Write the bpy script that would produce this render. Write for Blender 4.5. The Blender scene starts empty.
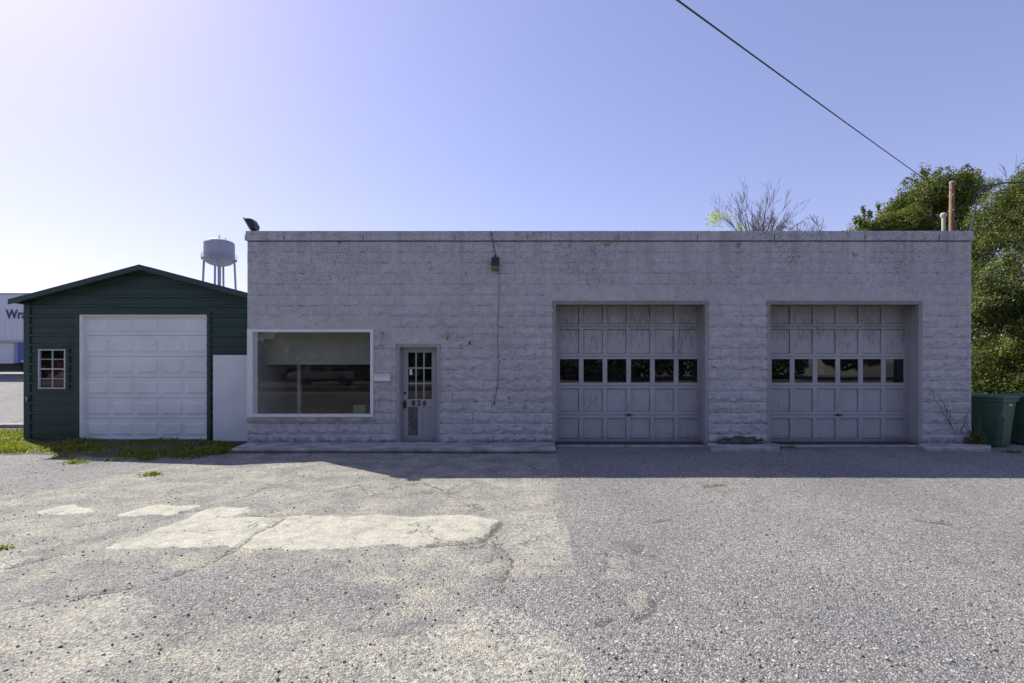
import bpy, math, random
import numpy as np
from mathutils import Vector
random.seed(7); rng = np.random.default_rng(7)
R = math.radians
sc = bpy.context.scene
COL = sc.collection

# ------------------------------------------------------------------ camera
D = 11.4          # distance to the painted facade
F = 512.0         # focal length in pixels (18 mm on 36 mm, 1024 px wide)
HZ = 362.0        # horizon row
EYE = 1.87
cam_d = bpy.data.cameras.new('camera'); cam = bpy.data.objects.new('camera', cam_d); COL.objects.link(cam)
cam.location = (0, 0, EYE); cam.rotation_euler = (R(90), 0, 0)
cam_d.lens = 18; cam_d.sensor_width = 36; cam_d.shift_y = 20.5/1024
cam_d.clip_end = 3000; cam_d.clip_start = 0.05
sc.camera = cam

# ------------------------------------------------------------------ light
SUN_AZ = -52.7    # from +Y towards -X
SUN_EL = 42.9
w = bpy.data.worlds.new('World'); sc.world = w; w.use_nodes = True
nt = w.node_tree; nt.nodes.clear()
sky = nt.nodes.new('ShaderNodeTexSky'); sky.sky_type = 'NISHITA'; sky.sun_disc = False
sky.sun_elevation = R(SUN_EL); sky.sun_rotation = R(SUN_AZ)
sky.air_density = 1.0; sky.dust_density = .7; sky.ozone_density = 2.2; sky.altitude = 100
tint = nt.nodes.new('ShaderNodeMix'); tint.data_type = 'RGBA'; tint.blend_type = 'MULTIPLY'
tint.inputs[0].default_value = 1.0
tint.inputs[7].default_value = (1.21, 1.06, 1.35, 1)
bg = nt.nodes.new('ShaderNodeBackground'); bg.inputs[1].default_value = 0.15
ow = nt.nodes.new('ShaderNodeOutputWorld')
gm_ = nt.nodes.new('ShaderNodeGamma'); gm_.inputs[1].default_value = .72
nt.links.new(sky.outputs[0], gm_.inputs[0]); nt.links.new(gm_.outputs[0], tint.inputs[6]); nt.links.new(tint.outputs[2], bg.inputs[0]); nt.links.new(bg.outputs[0], ow.inputs[0])
sl = bpy.data.lights.new('sun', 'SUN'); sl.energy = 5.0; sl.angle = R(0.5); sl.color = (1, 0.95, 0.84)
so = bpy.data.objects.new('sun', sl); COL.objects.link(so)
sd = Vector((math.sin(R(SUN_AZ))*math.cos(R(SUN_EL)), math.cos(R(SUN_AZ))*math.cos(R(SUN_EL)), math.sin(R(SUN_EL))))
so.rotation_euler = sd.to_track_quat('Z', 'Y').to_euler(); so.location = (-20, 15, 30)
vs = sc.view_settings
vs.view_transform = 'Standard'; vs.look = 'None'; vs.exposure = 0.50; vs.gamma = 1; vs.use_curve_mapping = False
sc.cycles.max_bounces = 8; sc.cycles.transparent_max_bounces = 12

def X(px, Y=D): return (px-512.0)*Y/F
def Z(py, Y=D): return EYE + (HZ-py)*Y/F
def G(px, py):                       # a point on the ground
    d = F*EYE/(py-HZ); return ((px-512.0)*d/F, d)

# ------------------------------------------------------------------ numpy noise
_T = rng.random((256, 256))
def vnoise(x, y):
    xi = np.floor(x).astype(int); yi = np.floor(y).astype(int)
    fx = x-xi; fy = y-yi
    fx = fx*fx*(3-2*fx); fy = fy*fy*(3-2*fy)
    a = _T[xi & 255, yi & 255]; b = _T[(xi+1) & 255, yi & 255]
    c = _T[xi & 255, (yi+1) & 255]; d = _T[(xi+1) & 255, (yi+1) & 255]
    return (a*(1-fx)+b*fx)*(1-fy)+(c*(1-fx)+d*fx)*fy
def fbm(x, y, o=4):
    s = 0; a = 1; t = 0
    for i in range(o):
        s = s+a*vnoise(x*2**i+17.3*i, y*2**i+5.1*i); t += a; a *= .5
    return s/t
def sstep(a, b, x):
    t = np.clip((x-a)/(b-a), 0, 1); return t*t*(3-2*t)

# ------------------------------------------------------------------ materials
def newmat(name):
    m = bpy.data.materials.new(name); m.use_nodes = True
    t = m.node_tree; b = t.nodes['Principled BSDF']
    def N(kind, ins=None, **pr):
        n = t.nodes.new('ShaderNode'+kind)
        for k, v in pr.items(): setattr(n, k, v)
        for k, v in (ins or {}).items():
            if isinstance(v, bpy.types.NodeSocket): t.links.new(v, n.inputs[k])
            else: n.inputs[k].default_value = v
        return n
    def L(a, k, node=None): t.links.new(a, (node or b).inputs[k])
    return m, N, L, b
def ramp(N, fac, stops, interp='LINEAR'):
    n = N('ValToRGB', {0: fac}); cr = n.color_ramp; cr.interpolation = interp
    while len(cr.elements) < len(stops): cr.elements.new(0.5)
    for e, (p, c) in zip(cr.elements, stops):
        e.position = p; e.color = c if len(c) == 4 else (*c, 1)
    return n.outputs[0]
def mixc(N, fac, a, b, mode='MIX'):
    n = N('Mix', data_type='RGBA', blend_type=mode)
    for k, v in ((0, fac), (6, a), (7, b)):
        if isinstance(v, bpy.types.NodeSocket): n.id_data.links.new(v, n.inputs[k])
        else: n.inputs[k].default_value = v if k == 0 else (*v[:3], 1)
    return n.outputs[2]
def math_(N, op, a, b=0.0, clamp=False):
    n = N('Math', {0: a, 1: b}, operation=op); n.use_clamp = clamp; return n.outputs[0]
def geo(N): return N('NewGeometry').outputs['Position']
def noise(N, vec, scale, detail=4, rough=.55):
    return N('TexNoise', {'Vector': vec, 'Scale': scale, 'Detail': detail, 'Roughness': rough}).outputs[0]
def mapping(N, vec, scale):
    return N('Mapping', {'Vector': vec, 'Scale': scale}).outputs[0]
def bump(N, h, strength, dist):
    return N('Bump', {'Height': h, 'Strength': strength, 'Distance': dist}).outputs[0]

def simple(name, col, rough=.6, var=.15, scale=6, metal=0, bmp=0, spec=.5):
    m, N, L, b = newmat(name); p = geo(N)
    n = noise(N, p, scale, 5)
    c2 = tuple(c*(1-var) for c in col); c1 = tuple(min(1, c*(1+var)) for c in col)
    L(ramp(N, n, [(.3, c2), (.7, c1)]), 'Base Color')
    b.inputs['Roughness'].default_value = rough; b.inputs['Metallic'].default_value = metal
    b.inputs['Specular IOR Level'].default_value = spec
    if bmp: L(bump(N, noise(N, p, scale*12, 3), bmp, .01), 'Normal')
    return m

def wall_paint():
    m, N, L, b = newmat('block_paint'); p = geo(N)
    big = noise(N, p, .9, 4); mid = noise(N, p, 7, 5, .65)
    col = ramp(N, big, [(.3, (.47, .45, .46)), (.7, (.57, .55, .555))])
    col = mixc(N, math_(N, 'MULTIPLY', N('MapRange', {0: mid, 1: .38, 2: .68}, clamp=True).outputs[0], .45), col, (.31, .30, .305))
    sep = N('SeparateXYZ', {0: p}).outputs
    # flaked paint: dark pock marks where a broad mask and fine cells agree
    area = noise(N, p, .55, 3)
    up = N('MapRange', {0: sep[2], 1: 2.9, 2: 3.6, 3: 0.0, 4: .13}).outputs[0]
    pk = N('TexNoise', {'Vector': mapping(N, p, (1, 1, 1.5)), 'Scale': 26, 'Detail': 3, 'Roughness': .6}).outputs[0]
    s = math_(N, 'ADD', math_(N, 'ADD', pk, math_(N, 'MULTIPLY', area, .22)), up)
    pock = N('MapRange', {0: s, 1: .83, 2: .87}, clamp=True).outputs[0]
    pk2 = math_(N, 'ADD', noise(N, mapping(N, p, (1, 1, 1.8)), 9, 4, .7), math_(N, 'MULTIPLY', area, .30))
    pock2 = N('MapRange', {0: pk2, 1: .80, 2: .83}, clamp=True).outputs[0]
    pock = math_(N, 'MAXIMUM', pock, pock2)
    pits = N('MapRange', {0: noise(N, p, 90, 2), 1: .68, 2: .74}, clamp=True).outputs[0]
    col = mixc(N, math_(N, 'MULTIPLY', pock, .75), col, (.15, .145, .15))
    col = mixc(N, math_(N, 'MULTIPLY', pits, .25), col, (.2, .2, .2))
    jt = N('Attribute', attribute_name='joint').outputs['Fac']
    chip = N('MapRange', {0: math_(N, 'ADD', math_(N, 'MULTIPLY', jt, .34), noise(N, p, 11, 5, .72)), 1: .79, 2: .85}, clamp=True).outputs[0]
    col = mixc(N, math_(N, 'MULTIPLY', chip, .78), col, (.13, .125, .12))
    # splash dirt along the foot of the wall
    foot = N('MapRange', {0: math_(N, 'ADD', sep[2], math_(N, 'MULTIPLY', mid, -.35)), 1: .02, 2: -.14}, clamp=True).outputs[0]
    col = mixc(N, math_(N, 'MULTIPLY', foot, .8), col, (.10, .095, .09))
    # run-off streaks from the coping
    stk = noise(N, mapping(N, p, (5, 1, .25)), 1.2, 3)
    sm = N('MapRange', {0: sep[2], 1: 3.4, 2: 4.6, 3: 0, 4: .5}).outputs[0]
    col = mixc(N, math_(N, 'MULTIPLY', sm, N('MapRange', {0: stk, 1: .5, 2: .7}).outputs[0]), col, (.25, .24, .24))
    L(col, 'Base Color'); b.inputs['Roughness'].default_value = .8; b.inputs['Specular IOR Level'].default_value = .25
    h = math_(N, 'ADD', noise(N, p, 45, 4, .7), math_(N, 'MULTIPLY', pock, -.5))
    L(bump(N, h, .55, .012), 'Normal')
    return m
def weathered(name, base, bare, amt, vertical=True, rough=.65):
    m, N, L, b = newmat(name); p = geo(N)
    n = noise(N, p, 2.2, 4)
    col = ramp(N, n, [(.3, tuple(c*.86 for c in base)), (.7, base)])
    g = noise(N, mapping(N, p, (26, 26, 3.2) if vertical else (3, 26, 26)), 1.6, 6, .7)
    a = math_(N, 'ADD', noise(N, p, 1.6, 3), math_(N, 'MULTIPLY', math_(N, 'SUBTRACT', noise(N, mapping(N, p, (2.4, 1, 1.5)), 1.0, 1), .5), .9))
    sep = N('SeparateXYZ', {0: p}).outputs
    hi = N('MapRange', {0: sep[2], 1: 1.6, 2: 2.7, 3: 0, 4: .10}).outputs[0]
    s = math_(N, 'ADD', math_(N, 'ADD', g, math_(N, 'MULTIPLY', a, .25)), hi)
    k = N('MapRange', {0: s, 1: .80-amt, 2: .87-amt}, clamp=True).outputs[0]
    col = mixc(N, math_(N, 'MULTIPLY', k, .62 if amt < .1 else .8), col, bare)
    # rising damp dirt
    low = N('MapRange', {0: math_(N, 'ADD', sep[2], math_(N, 'MULTIPLY', n, -.25)), 1: .08, 2: -.08}, clamp=True).outputs[0]
    col = mixc(N, math_(N, 'MULTIPLY', low, .6), col, (.12, .11, .10))
    tan = N('MapRange', {0: sep[2], 1: 2.3, 2: 3.0, 3: 0, 4: .55}).outputs[0]
    col = mixc(N, tan, col, (.23, .205, .17))
    L(col, 'Base Color'); b.inputs['Roughness'].default_value = rough; b.inputs['Specular IOR Level'].default_value = .3
    L(bump(N, g, .3, .006), 'Normal')
    return m
def glass_mat(name, tint=(.82, .83, .82), gain=1.0):
    m, N, L, b = newmat(name)
    t = m.node_tree; t.nodes.remove(b)
    tr = N('BsdfTransparent', {0: (*tint, 1)}); gl = N('BsdfGlossy', {0: (1, 1, 1, 1), 'Roughness': 0.004})
    p = geo(N)
    dirt = N('MapRange', {0: noise(N, p, 3, 5), 1: .35, 2: .8, 3: .004, 4: .03}).outputs[0]
    df = N('BsdfDiffuse', {0: (.5, .5, .47, 1)})
    fr = N('Fresnel', {0: 1.5})
    f2 = math_(N, 'MULTIPLY', math_(N, 'MULTIPLY', fr.outputs[0], gain, True), math_(N, 'SUBTRACT', 1.0, N('NewGeometry').outputs['Backfacing']))
    wob = bump(N, noise(N, p, .8, 1), .006, .2)
    t.links.new(wob, gl.inputs['Normal'])
    m1 = N('MixShader', {0: f2, 1: tr.outputs[0], 2: gl.outputs[0]})
    m2 = N('MixShader', {0: dirt, 1: m1.outputs[0], 2: df.outputs[0]})
    t.links.new(m2.outputs[0], t.nodes['Material Output'].inputs[0])
    return m
def leaf_mat(name, dark, light, trans=.35):
    m, N, L, b = newmat(name); t = m.node_tree
    a = N('Attribute', attribute_name='rnd').outputs['Fac']
    c = ramp(N, a, [(0, dark), (.6, tuple((d+l)/2 for d, l in zip(dark, light))), (1, light)])
    L(c, 'Base Color'); b.inputs['Roughness'].default_value = .55; b.inputs['Specular IOR Level'].default_value = .3
    tl = N('BsdfTranslucent'); tc = mixc(N, 1.0, c, (1.7, 1.8, .7), 'MULTIPLY'); t.links.new(tc, tl.inputs[0])
    mx = N('MixShader', {0: trans, 1: b.outputs[0], 2: tl.outputs[0]})
    t.links.new(mx.outputs[0], t.nodes['Material Output'].inputs[0])
    return m
def bark(name, c):
    return simple(name, c, .9, .35, 9, bmp=.5)

def ground_mat():
    m, N, L, b = newmat('gravel_and_old_paving'); p = geo(N)
    at = lambda n: N('Attribute', attribute_name=n).outputs['Fac']
    pave, cream, dirt, crack = at('pave'), at('cream'), at('dirt'), at('crack')
    v1 = N('TexVoronoi', {'Vector': p, 'Scale': 80, 'Randomness': 1.0})
    v2 = N('TexVoronoi', {'Vector': p, 'Scale': 170, 'Randomness': 1.0})
    r1 = N('SeparateColor', {0: v1.outputs['Color']}).outputs[0]
    r2 = N('SeparateColor', {0: v2.outputs['Color']}).outputs[1]
    st = math_(N, 'ADD', math_(N, 'MULTIPLY', r1, .6), math_(N, 'MULTIPLY', r2, .4))
    grav = ramp(N, st, [(.10, (.06, .06, .062)), (.36, (.188, .184, .178)), (.62, (.29, .283, .268)), (.8, (.43, .417, .39)), (.93, (.67, .65, .60))])
    v3 = N('TexVoronoi', {'Vector': p, 'Scale': 24, 'Randomness': 1.0})
    r3 = N('SeparateColor', {0: v3.outputs['Color']}).outputs[2]
    near3 = N('MapRange', {0: v3.outputs['Distance'], 1: .34, 2: .26}, clamp=True).outputs[0]
    dk = math_(N, 'MULTIPLY', near3, N('MapRange', {0: r3, 1: .965, 2: .98}, clamp=True).outputs[0])
    lt = math_(N, 'MULTIPLY', near3, N('MapRange', {0: r3, 1: .035, 2: .02}, clamp=True).outputs[0])
    big = noise(N, p, .45, 5, .6)
    grav = mixc(N, 1.0, grav, ramp(N, big, [(.3, (.78, .78, .81)), (.7, (1.1, 1.09, 1.06))]), 'MULTIPLY')
    stain = N('MapRange', {0: noise(N, mapping(N, p, (1, .55, 1)), 1.1, 6, .7), 1: .56, 2: .72, 3: 0, 4: .45}, clamp=True).outputs[0]
    grav = mixc(N, stain, grav, (.10, .098, .085))
    mid = noise(N, p, 2.0, 6, .72)
    paved = ramp(N, st, [(.08, (.075, .073, .066)), (.32, (.235, .227, .20)), (.65, (.36, .348, .305)), (.92, (.60, .58, .52))])
    paved = mixc(N, 1.0, paved, ramp(N, mid, [(.34, (.66, .67, .72)), (.48, (.93, .93, .93)), (.64, (1.25, 1.22, 1.12))]), 'MULTIPLY')
    cr = ramp(N, st, [(.05, (.29, .28, .225)), (.5, (.44, .425, .35)), (.95, (.58, .56, .48))])
    cr = mixc(N, 1.0, cr, ramp(N, noise(N, p, 5, 5, .7), [(.32, (.72, .72, .72)), (.52, (.98, .98, .97)), (.68, (1.12, 1.12, 1.10))]), 'MULTIPLY')
    cr = mixc(N, math_(N, 'MULTIPLY', stain, .8), cr, (.19, .18, .145)); cr = mixc(N, math_(N, 'MULTIPLY', dk, .4), cr, (.08, .078, .065))
    grav = mixc(N, math_(N, 'MULTIPLY', dk, .8), grav, (.05, .048, .045)); grav = mixc(N, math_(N, 'MULTIPLY', lt, .55), grav, (.75, .74, .70))
    paved = mixc(N, math_(N, 'MULTIPLY', dk, .4), paved, (.06, .058, .05))
    fine = math_(N, 'MULTIPLY', math_(N, 'SUBTRACT', noise(N, p, 22, 4, .7), .5), 1.5)
    def edge(a): return N('MapRange', {0: math_(N, 'ADD', a, fine), 1: .38, 2: .62}, clamp=True).outputs[0]
    fine_p = math_(N, 'MULTIPLY', fine, .6)
    pe = N('MapRange', {0: math_(N, 'ADD', pave, fine_p), 1: .40, 2: .60}, clamp=True).outputs[0]
    col = mixc(N, pe, grav, paved)
    col = mixc(N, edge(cream), col, cr)
    col = mixc(N, math_(N, 'MULTIPLY', edge(crack), .7), col, (.09, .088, .07))
    wv = N('VectorMath', {0: p, 1: mixc(N, 1.0, N('TexNoise', {'Vector': p, 'Scale': 1.6, 'Detail': 5, 'Roughness': .65}).outputs[1], (.5, .5, .5), 'SUBTRACT')}, operation='ADD').outputs[0]
    ve = N('TexVoronoi', {'Vector': wv, 'Scale': .62, 'Randomness': 1.0}, feature='DISTANCE_TO_EDGE').outputs['Distance']
    net = N('MapRange', {0: ve, 1: .010, 2: .004}, clamp=True).outputs[0]
    netm = math_(N, 'MULTIPLY', N('MapRange', {0: noise(N, p, .7, 4), 1: .46, 2: .56}, clamp=True).outputs[0], N('MapRange', {0: pave, 1: .3, 2: .7, 3: .25, 4: 1}, clamp=True).outputs[0])
    col = mixc(N, math_(N, 'MULTIPLY', math_(N, 'MULTIPLY', net, netm), .75), col, (.07, .068, .055))
    oil = N('MapRange', {0: noise(N, mapping(N, p, (1.2, .8, 1)), .8, 3, .5), 1: .66, 2: .74}, clamp=True).outputs[0]
    col = mixc(N, math_(N, 'MULTIPLY', oil, .45), col, (.06, .058, .055))
    soil = mixc(N, noise(N, p, 14, 4), (.05, .045, .03), (.12, .11, .07))
    col = mixc(N, edge(dirt), col, soil)
    L(col, 'Base Color'); b.inputs['Roughness'].default_value = .85; b.inputs['Specular IOR Level'].default_value = .25
    h1 = math_(N, 'SUBTRACT', .5, v1.outputs['Distance']); h2 = math_(N, 'SUBTRACT', .5, v2.outputs['Distance'])
    h = math_(N, 'ADD', math_(N, 'MULTIPLY', h1, math_(N, 'ADD', r1, .4)), math_(N, 'MULTIPLY', h2, .4))
    keep = math_(N, 'SUBTRACT', 1.0, math_(N, 'MULTIPLY', edge(cream), .75))
    L(bump(N, math_(N, 'MULTIPLY', h, keep), .8, .012), 'Normal')
    return m

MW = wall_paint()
MGD = weathered('garage_door_paint', (.46, .45, .46), (.15, .13, .11), .075)
MFR = weathered('jamb_paint', (.36, .35, .35), (.17, .15, .13), .05)
MDOOR = weathered('entry_door_paint', (.40, .39, .395), (.25, .23, .2), -.04)
MPEEL = weathered('peeled_panel', (.30, .29, .29), (.05, .048, .045), .24)
MWH = simple('white_trim', (.74, .73, .72), .45, .05, 5)
MWMET = simple('white_painted_steel', (.82, .82, .82), .4, .09, 1.3)
MWPLY = simple('white_board', (.78, .78, .80), .5, .07, 2)
MCONC = simple('step_concrete', (.36, .34, .31), .9, .4, 3, bmp=.5)
MGL = glass_mat('window_glass')
MGL2 = glass_mat('dark_window_glass', (.55, .57, .55), 1.3)
MBLK = simple('black_metal', (.03, .03, .03), .5, .3, 30)
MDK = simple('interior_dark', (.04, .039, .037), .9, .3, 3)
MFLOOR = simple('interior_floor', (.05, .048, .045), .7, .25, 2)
MROOF = simple('roof_felt', (.12, .12, .125), .9, .3, 4, bmp=.4)
MGREEN = simple('green_siding', (.034, .066, .058), .38, .12, 2, spec=.4)
MGTRIM = simple('green_trim', (.034, .066, .058), .38, .1, 2, spec=.4)
MBIN = simple('green_bin_plastic', (.046, .115, .070), .5, .2, 4)
MBIN2 = simple('dark_bin_plastic', (.012, .046, .040), .55, .2, 4)
MRUB = simple('rubber', (.02, .02, .02), .8, .2, 10)
MTANK = simple('tank_paint', (.27, .29, .35), .45, .08, .5)
MWOOD = simple('pole_wood', (.27, .175, .10), .85, .3, 5, bmp=.4)
MBARK = bark('bark', (.11, .09, .075)); MBARKG = bark('grey_bark', (.15, .13, .125))
MTRA = simple('trailer_white', (.66, .67, .69), .4, .05, .6)
MBLUE = simple('blue_paint', (.06, .10, .32), .4, .1, 1)
MNAVY = simple('navy_lettering', (.03, .035, .16), .4, .05, 1)
MRED = simple('red_cardboard', (.55, .10, .13), .7, .2, 4)
MBLIND = simple('blind_fabric', (.52, .52, .47), .8, .08, 4)
MTAN = simple('tan_timber', (.42, .37, .25), .7, .15, 6)
MYEL = simple('yellowed_lens', (.13, .135, .04), .35, .2, 20)
MSILV = simple('grey_metal', (.35, .36, .37), .4, .15, 10, metal=.6)
MDIRTB = simple('dirty_patch', (.30, .30, .24), .85, .3, 14, bmp=.4)
MASPH = simple('asphalt', (.055, .055, .057), .9, .2, 6, bmp=.4)
MLF1 = leaf_mat('evergreen_leaf', (.030, .050, .011), (.23, .26, .05), .30)
MLF2 = leaf_mat('ivy_leaf', (.026, .044, .012), (.19, .215, .05), .26)
MLFY = leaf_mat('young_yellow_leaf', (.20, .24, .04), (.42, .46, .10), .45)
MLFB = leaf_mat('hedge_leaf', (.025, .05, .015), (.10, .14, .04), .25)
MGRASS = leaf_mat('grass_blade', (.06, .085, .02), (.33, .34, .075), .42)
MWEED = leaf_mat('weed_leaf', (.08, .10, .02), (.26, .29, .06), .4)
MBRICK = simple('pale_siding', (.55, .53, .48), .8, .1, 3)
MVENT = simple('weathered_cream', (.42, .40, .31), .7, .2, 9)
MCAR = simple('truck_paint', (.16, .165, .17), .25, .1, 2)

# ------------------------------------------------------------------ object helpers
ORG = {}
def tag(o, label, cat, group=None):
    o['label'] = label; o['category'] = cat
    if group: o['group'] = group
    return o
def thing(name, loc, label, cat, group=None):
    o = bpy.data.objects.new(name, None); COL.objects.link(o); o.location = loc; o.empty_display_size = .2
    ORG[o] = Vector(loc); return tag(o, label, cat, group)
def place(o, parent, org):
    COL.objects.link(o); ORG[o] = org
    if parent is not None:
        o.parent = parent; o.location = org-ORG[parent]
    else: o.location = org
    return o
def np_obj(name, V, Fc, mat, parent=None, attrs=None, smooth=False, origin=None):
    V = np.asarray(V, dtype=np.float64); Fc = np.asarray(Fc)
    org = np.array(origin) if origin is not None else np.array([(V[:, 0].min()+V[:, 0].max())/2, (V[:, 1].min()+V[:, 1].max())/2, V[:, 2].min()])
    me = bpy.data.meshes.new(name); n = Fc.shape[1]
    me.vertices.add(len(V)); me.vertices.foreach_set('co', (V-org).astype(np.float32).ravel())
    me.loops.add(Fc.size); me.loops.foreach_set('vertex_index', Fc.astype(np.int32).ravel())
    me.polygons.add(len(Fc)); me.polygons.foreach_set('loop_start', np.arange(0, Fc.size, n, dtype=np.int32))
    if smooth: me.polygons.foreach_set('use_smooth', np.ones(len(Fc), dtype=bool))
    me.update(calc_edges=True); me.validate()
    for k, a in (attrs or {}).items():
        at = me.attributes.new(k, 'FLOAT', 'POINT'); at.data.foreach_set('value', np.asarray(a, dtype=np.float32))
    me.materials.append(mat)
    return place(bpy.data.objects.new(name, me), parent, Vector(org))
class MB:
    def __init__(s): s.v = []; s.f = []
    def add(s, vs, fs):
        b = len(s.v); s.v += [tuple(v) for v in vs]; s.f += [tuple(i+b for i in f) for f in fs]; return s
    def box(s, x0, x1, y0, y1, z0, z1):
        return s.add([(x0, y0, z0), (x1, y0, z0), (x1, y1, z0), (x0, y1, z0), (x0, y0, z1), (x1, y0, z1), (x1, y1, z1), (x0, y1, z1)],
                     [(3, 2, 1, 0), (4, 5, 6, 7), (0, 1, 5, 4), (1, 2, 6, 5), (2, 3, 7, 6), (3, 0, 4, 7)])
    def prism(s, pts, y0, y1):       # polygon in x,z extruded along y
        n = len(pts)
        return s.add([(x, y0, z) for x, z in pts]+[(x, y1, z) for x, z in pts],
                     [tuple(range(n)), tuple(range(2*n-1, n-1, -1))]+[(i, i+n, (i+1) % n+n, (i+1) % n) for i in range(n)])
    def slab(s, pts, z0, z1):        # polygon in x,y extruded along z
        n = len(pts)
        return s.add([(x, y, z0) for x, y in pts]+[(x, y, z1) for x, y in pts],
                     [tuple(range(n-1, -1, -1)), tuple(range(n, 2*n))]+[(i, (i+1) % n, (i+1) % n+n, i+n) for i in range(n)])
    def tube(s, pts, rad, n=6, cap=True):
        pts = [Vector(p) for p in pts]
        if not hasattr(rad, '__len__'): rad = [rad]*len(pts)
        vs = []; fs = []; u = None
        for i, p in enumerate(pts):
            t = (pts[min(i+1, len(pts)-1)]-pts[max(i-1, 0)]).normalized()
            if u is None:
                u = t.orthogonal().normalized()
            else:
                u = (u-t*u.dot(t)); u = u.normalized() if u.length > 1e-6 else t.orthogonal().normalized()
            w2 = t.cross(u)
            for k in range(n):
                a = 2*math.pi*k/n; vs.append(p+(u*math.cos(a)+w2*math.sin(a))*rad[i])
        for i in range(len(pts)-1):
            for k in range(n):
                k2 = (k+1) % n; fs.append((i*n+k, i*n+k2, (i+1)*n+k2, (i+1)*n+k))
        if cap:
            fs.append(tuple(range(n-1, -1, -1))); fs.append(tuple((len(pts)-1)*n+k for k in range(n)))
        return s.add(vs, fs)
    def lathe(s, c, prof, n=24):     # prof: (radius, z)
        vs = [(c[0]+r*math.cos(2*math.pi*k/n), c[1]+r*math.sin(2*math.pi*k/n), c[2]+z) for r, z in prof for k in range(n)]
        fs = [(i*n+k, i*n+(k+1) % n, (i+1)*n+(k+1) % n, (i+1)*n+k) for i in range(len(prof)-1) for k in range(n)]
        fs.append(tuple(range(n-1, -1, -1))); fs.append(tuple((len(prof)-1)*n+k for k in range(n)))
        return s.add(vs, fs)
    def build(s, name, mat, parent=None, bevel=0, smooth=False, origin=None):
        v = np.array([tuple(p) for p in s.v])
        org = Vector(origin) if origin is not None else Vector(((v[:, 0].min()+v[:, 0].max())/2, (v[:, 1].min()+v[:, 1].max())/2, v[:, 2].min()))
        me = bpy.data.meshes.new(name); me.from_pydata([tuple(Vector(p)-org) for p in s.v], [], s.f)
        me.update(); me.materials.append(mat)
        if smooth: me.polygons.foreach_set('use_smooth', [True]*len(me.polygons))
        o = place(bpy.data.objects.new(name, me), parent, org)
        if bevel:
            md = o.modifiers.new('bevel', 'BEVEL'); md.width = bevel; md.segments = 2; md.limit_method = 'ANGLE'
        return o
def box(name, mat, parent, x0, x1, y0, y1, z0, z1, bevel=0):
    return MB().box(x0, x1, y0, y1, z0, z1).build(name, mat, parent, bevel)
def copy_tree(o, parent=None):
    c = o.copy(); COL.objects.link(c); c.parent = parent
    for ch in list(o.children): copy_tree(ch, c)
    return c
def text_mesh(name, s, size, depth, mat, parent, x, y, z, bold=0, rotz=0):
    cu = bpy.data.curves.new(name, 'FONT'); cu.body = s; cu.size = size; cu.extrude = depth; cu.offset = bold
    to = bpy.data.objects.new(name+'_curve', cu); COL.objects.link(to)
    me = bpy.data.meshes.new_from_object(to.evaluated_get(bpy.context.evaluated_depsgraph_get()))
    bpy.data.objects.remove(to); me.name = name
    me.materials.clear(); me.materials.append(mat)
    o = bpy.data.objects.new(name, me); place(o, parent, Vector((x, y, z))); o.rotation_euler = (R(90), 0, rotz)
    return o
def structure(o): o['kind'] = 'structure'; return o
def leaves(name, C, size, mat, parent, nrm=None, origin=None, asp=.55, tone=None):
    n = len(C); C = np.asarray(C)
    a = rng.normal(size=(n, 3)); a /= np.linalg.norm(a, axis=1)[:, None]
    nn = rng.normal(size=(n, 3))*.8+np.array([0, 0, .5])
    if nrm is not None: nn += nrm*.9
    nn /= np.linalg.norm(nn, axis=1)[:, None]
    u = np.cross(a, nn); u /= np.linalg.norm(u, axis=1)[:, None]; v = np.cross(nn, u)
    s = size*(.6+.8*rng.random(n))[:, None]
    V = np.stack([C-u*s*.5, C+v*s*asp*.5+nn*s*.08, C+u*s*.5, C-v*s*asp*.5+nn*s*.08], 1).reshape(-1, 3)
    Fc = np.arange(4*n).reshape(-1, 4)
    r = rng.random(n) if tone is None else np.clip(tone+rng.normal(size=n)*.18, 0, 1)
    return np_obj(name, V, Fc, mat, parent, {'rnd': np.repeat(r, 4)}, origin=origin)

# ------------------------------------------------------------------ ground
def dist_poly(px, py, poly):
    """signed distance to a polygon, positive inside"""
    P = np.array(poly); n = len(P); d = np.full(px.shape, 1e9); ins = np.zeros(px.shape, bool)
    for i in range(n):
        a = P[i]; b = P[(i+1) % n]; e = b-a
        wx = px-a[0]; wy = py-a[1]
        t = np.clip((wx*e[0]+wy*e[1])/(e @ e), 0, 1)
        d = np.minimum(d, np.hypot(wx-e[0]*t, wy-e[1]*t))
        c = (a[1] > py) != (b[1] > py)
        xi = a[0]+(py-a[1])*e[0]/(e[1] if abs(e[1]) > 1e-9 else 1e-9)
        ins ^= c & (px < xi)
    return np.where(ins, d, -d)
def dist_line(px, py, pts):
    d = np.full(px.shape, 1e9); P = np.array(pts)
    for i in range(len(P)-1):
        a = P[i]; e = P[i+1]-a
        wx = px-a[0]; wy = py-a[1]; t = np.clip((wx*e[0]+wy*e[1])/(e @ e+1e-12), 0, 1)
        d = np.minimum(d, np.hypot(wx-e[0]*t, wy-e[1]*t))
    return d
GRASS = [G(-120, 452), G(0, 455), G(55, 454), G(95, 459), G(150, 458), G(205, 457), G(236, 450), (-5.95, 11.45), (-5.95, 12.4), (-11.6, 12.4), (-11.7, 14.5), (-17.5, 14.2)]
def ground_z(x, y):
    z = .02*(fbm(x*.35+40, y*.35+9, 3)-.5)*sstep(15, 11, np.abs(x)*.7)
    z = z+1.21*sstep(14.6, 27, y)*sstep(-12.0, -14.5, x)
    z = z-.07*sstep(9.6, 10.6, x)*sstep(9, 11, y)
    z = z+.02*sstep(.25, -.05, np.maximum(np.abs(y-11.0)-.3, 0))*0
    return z
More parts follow.
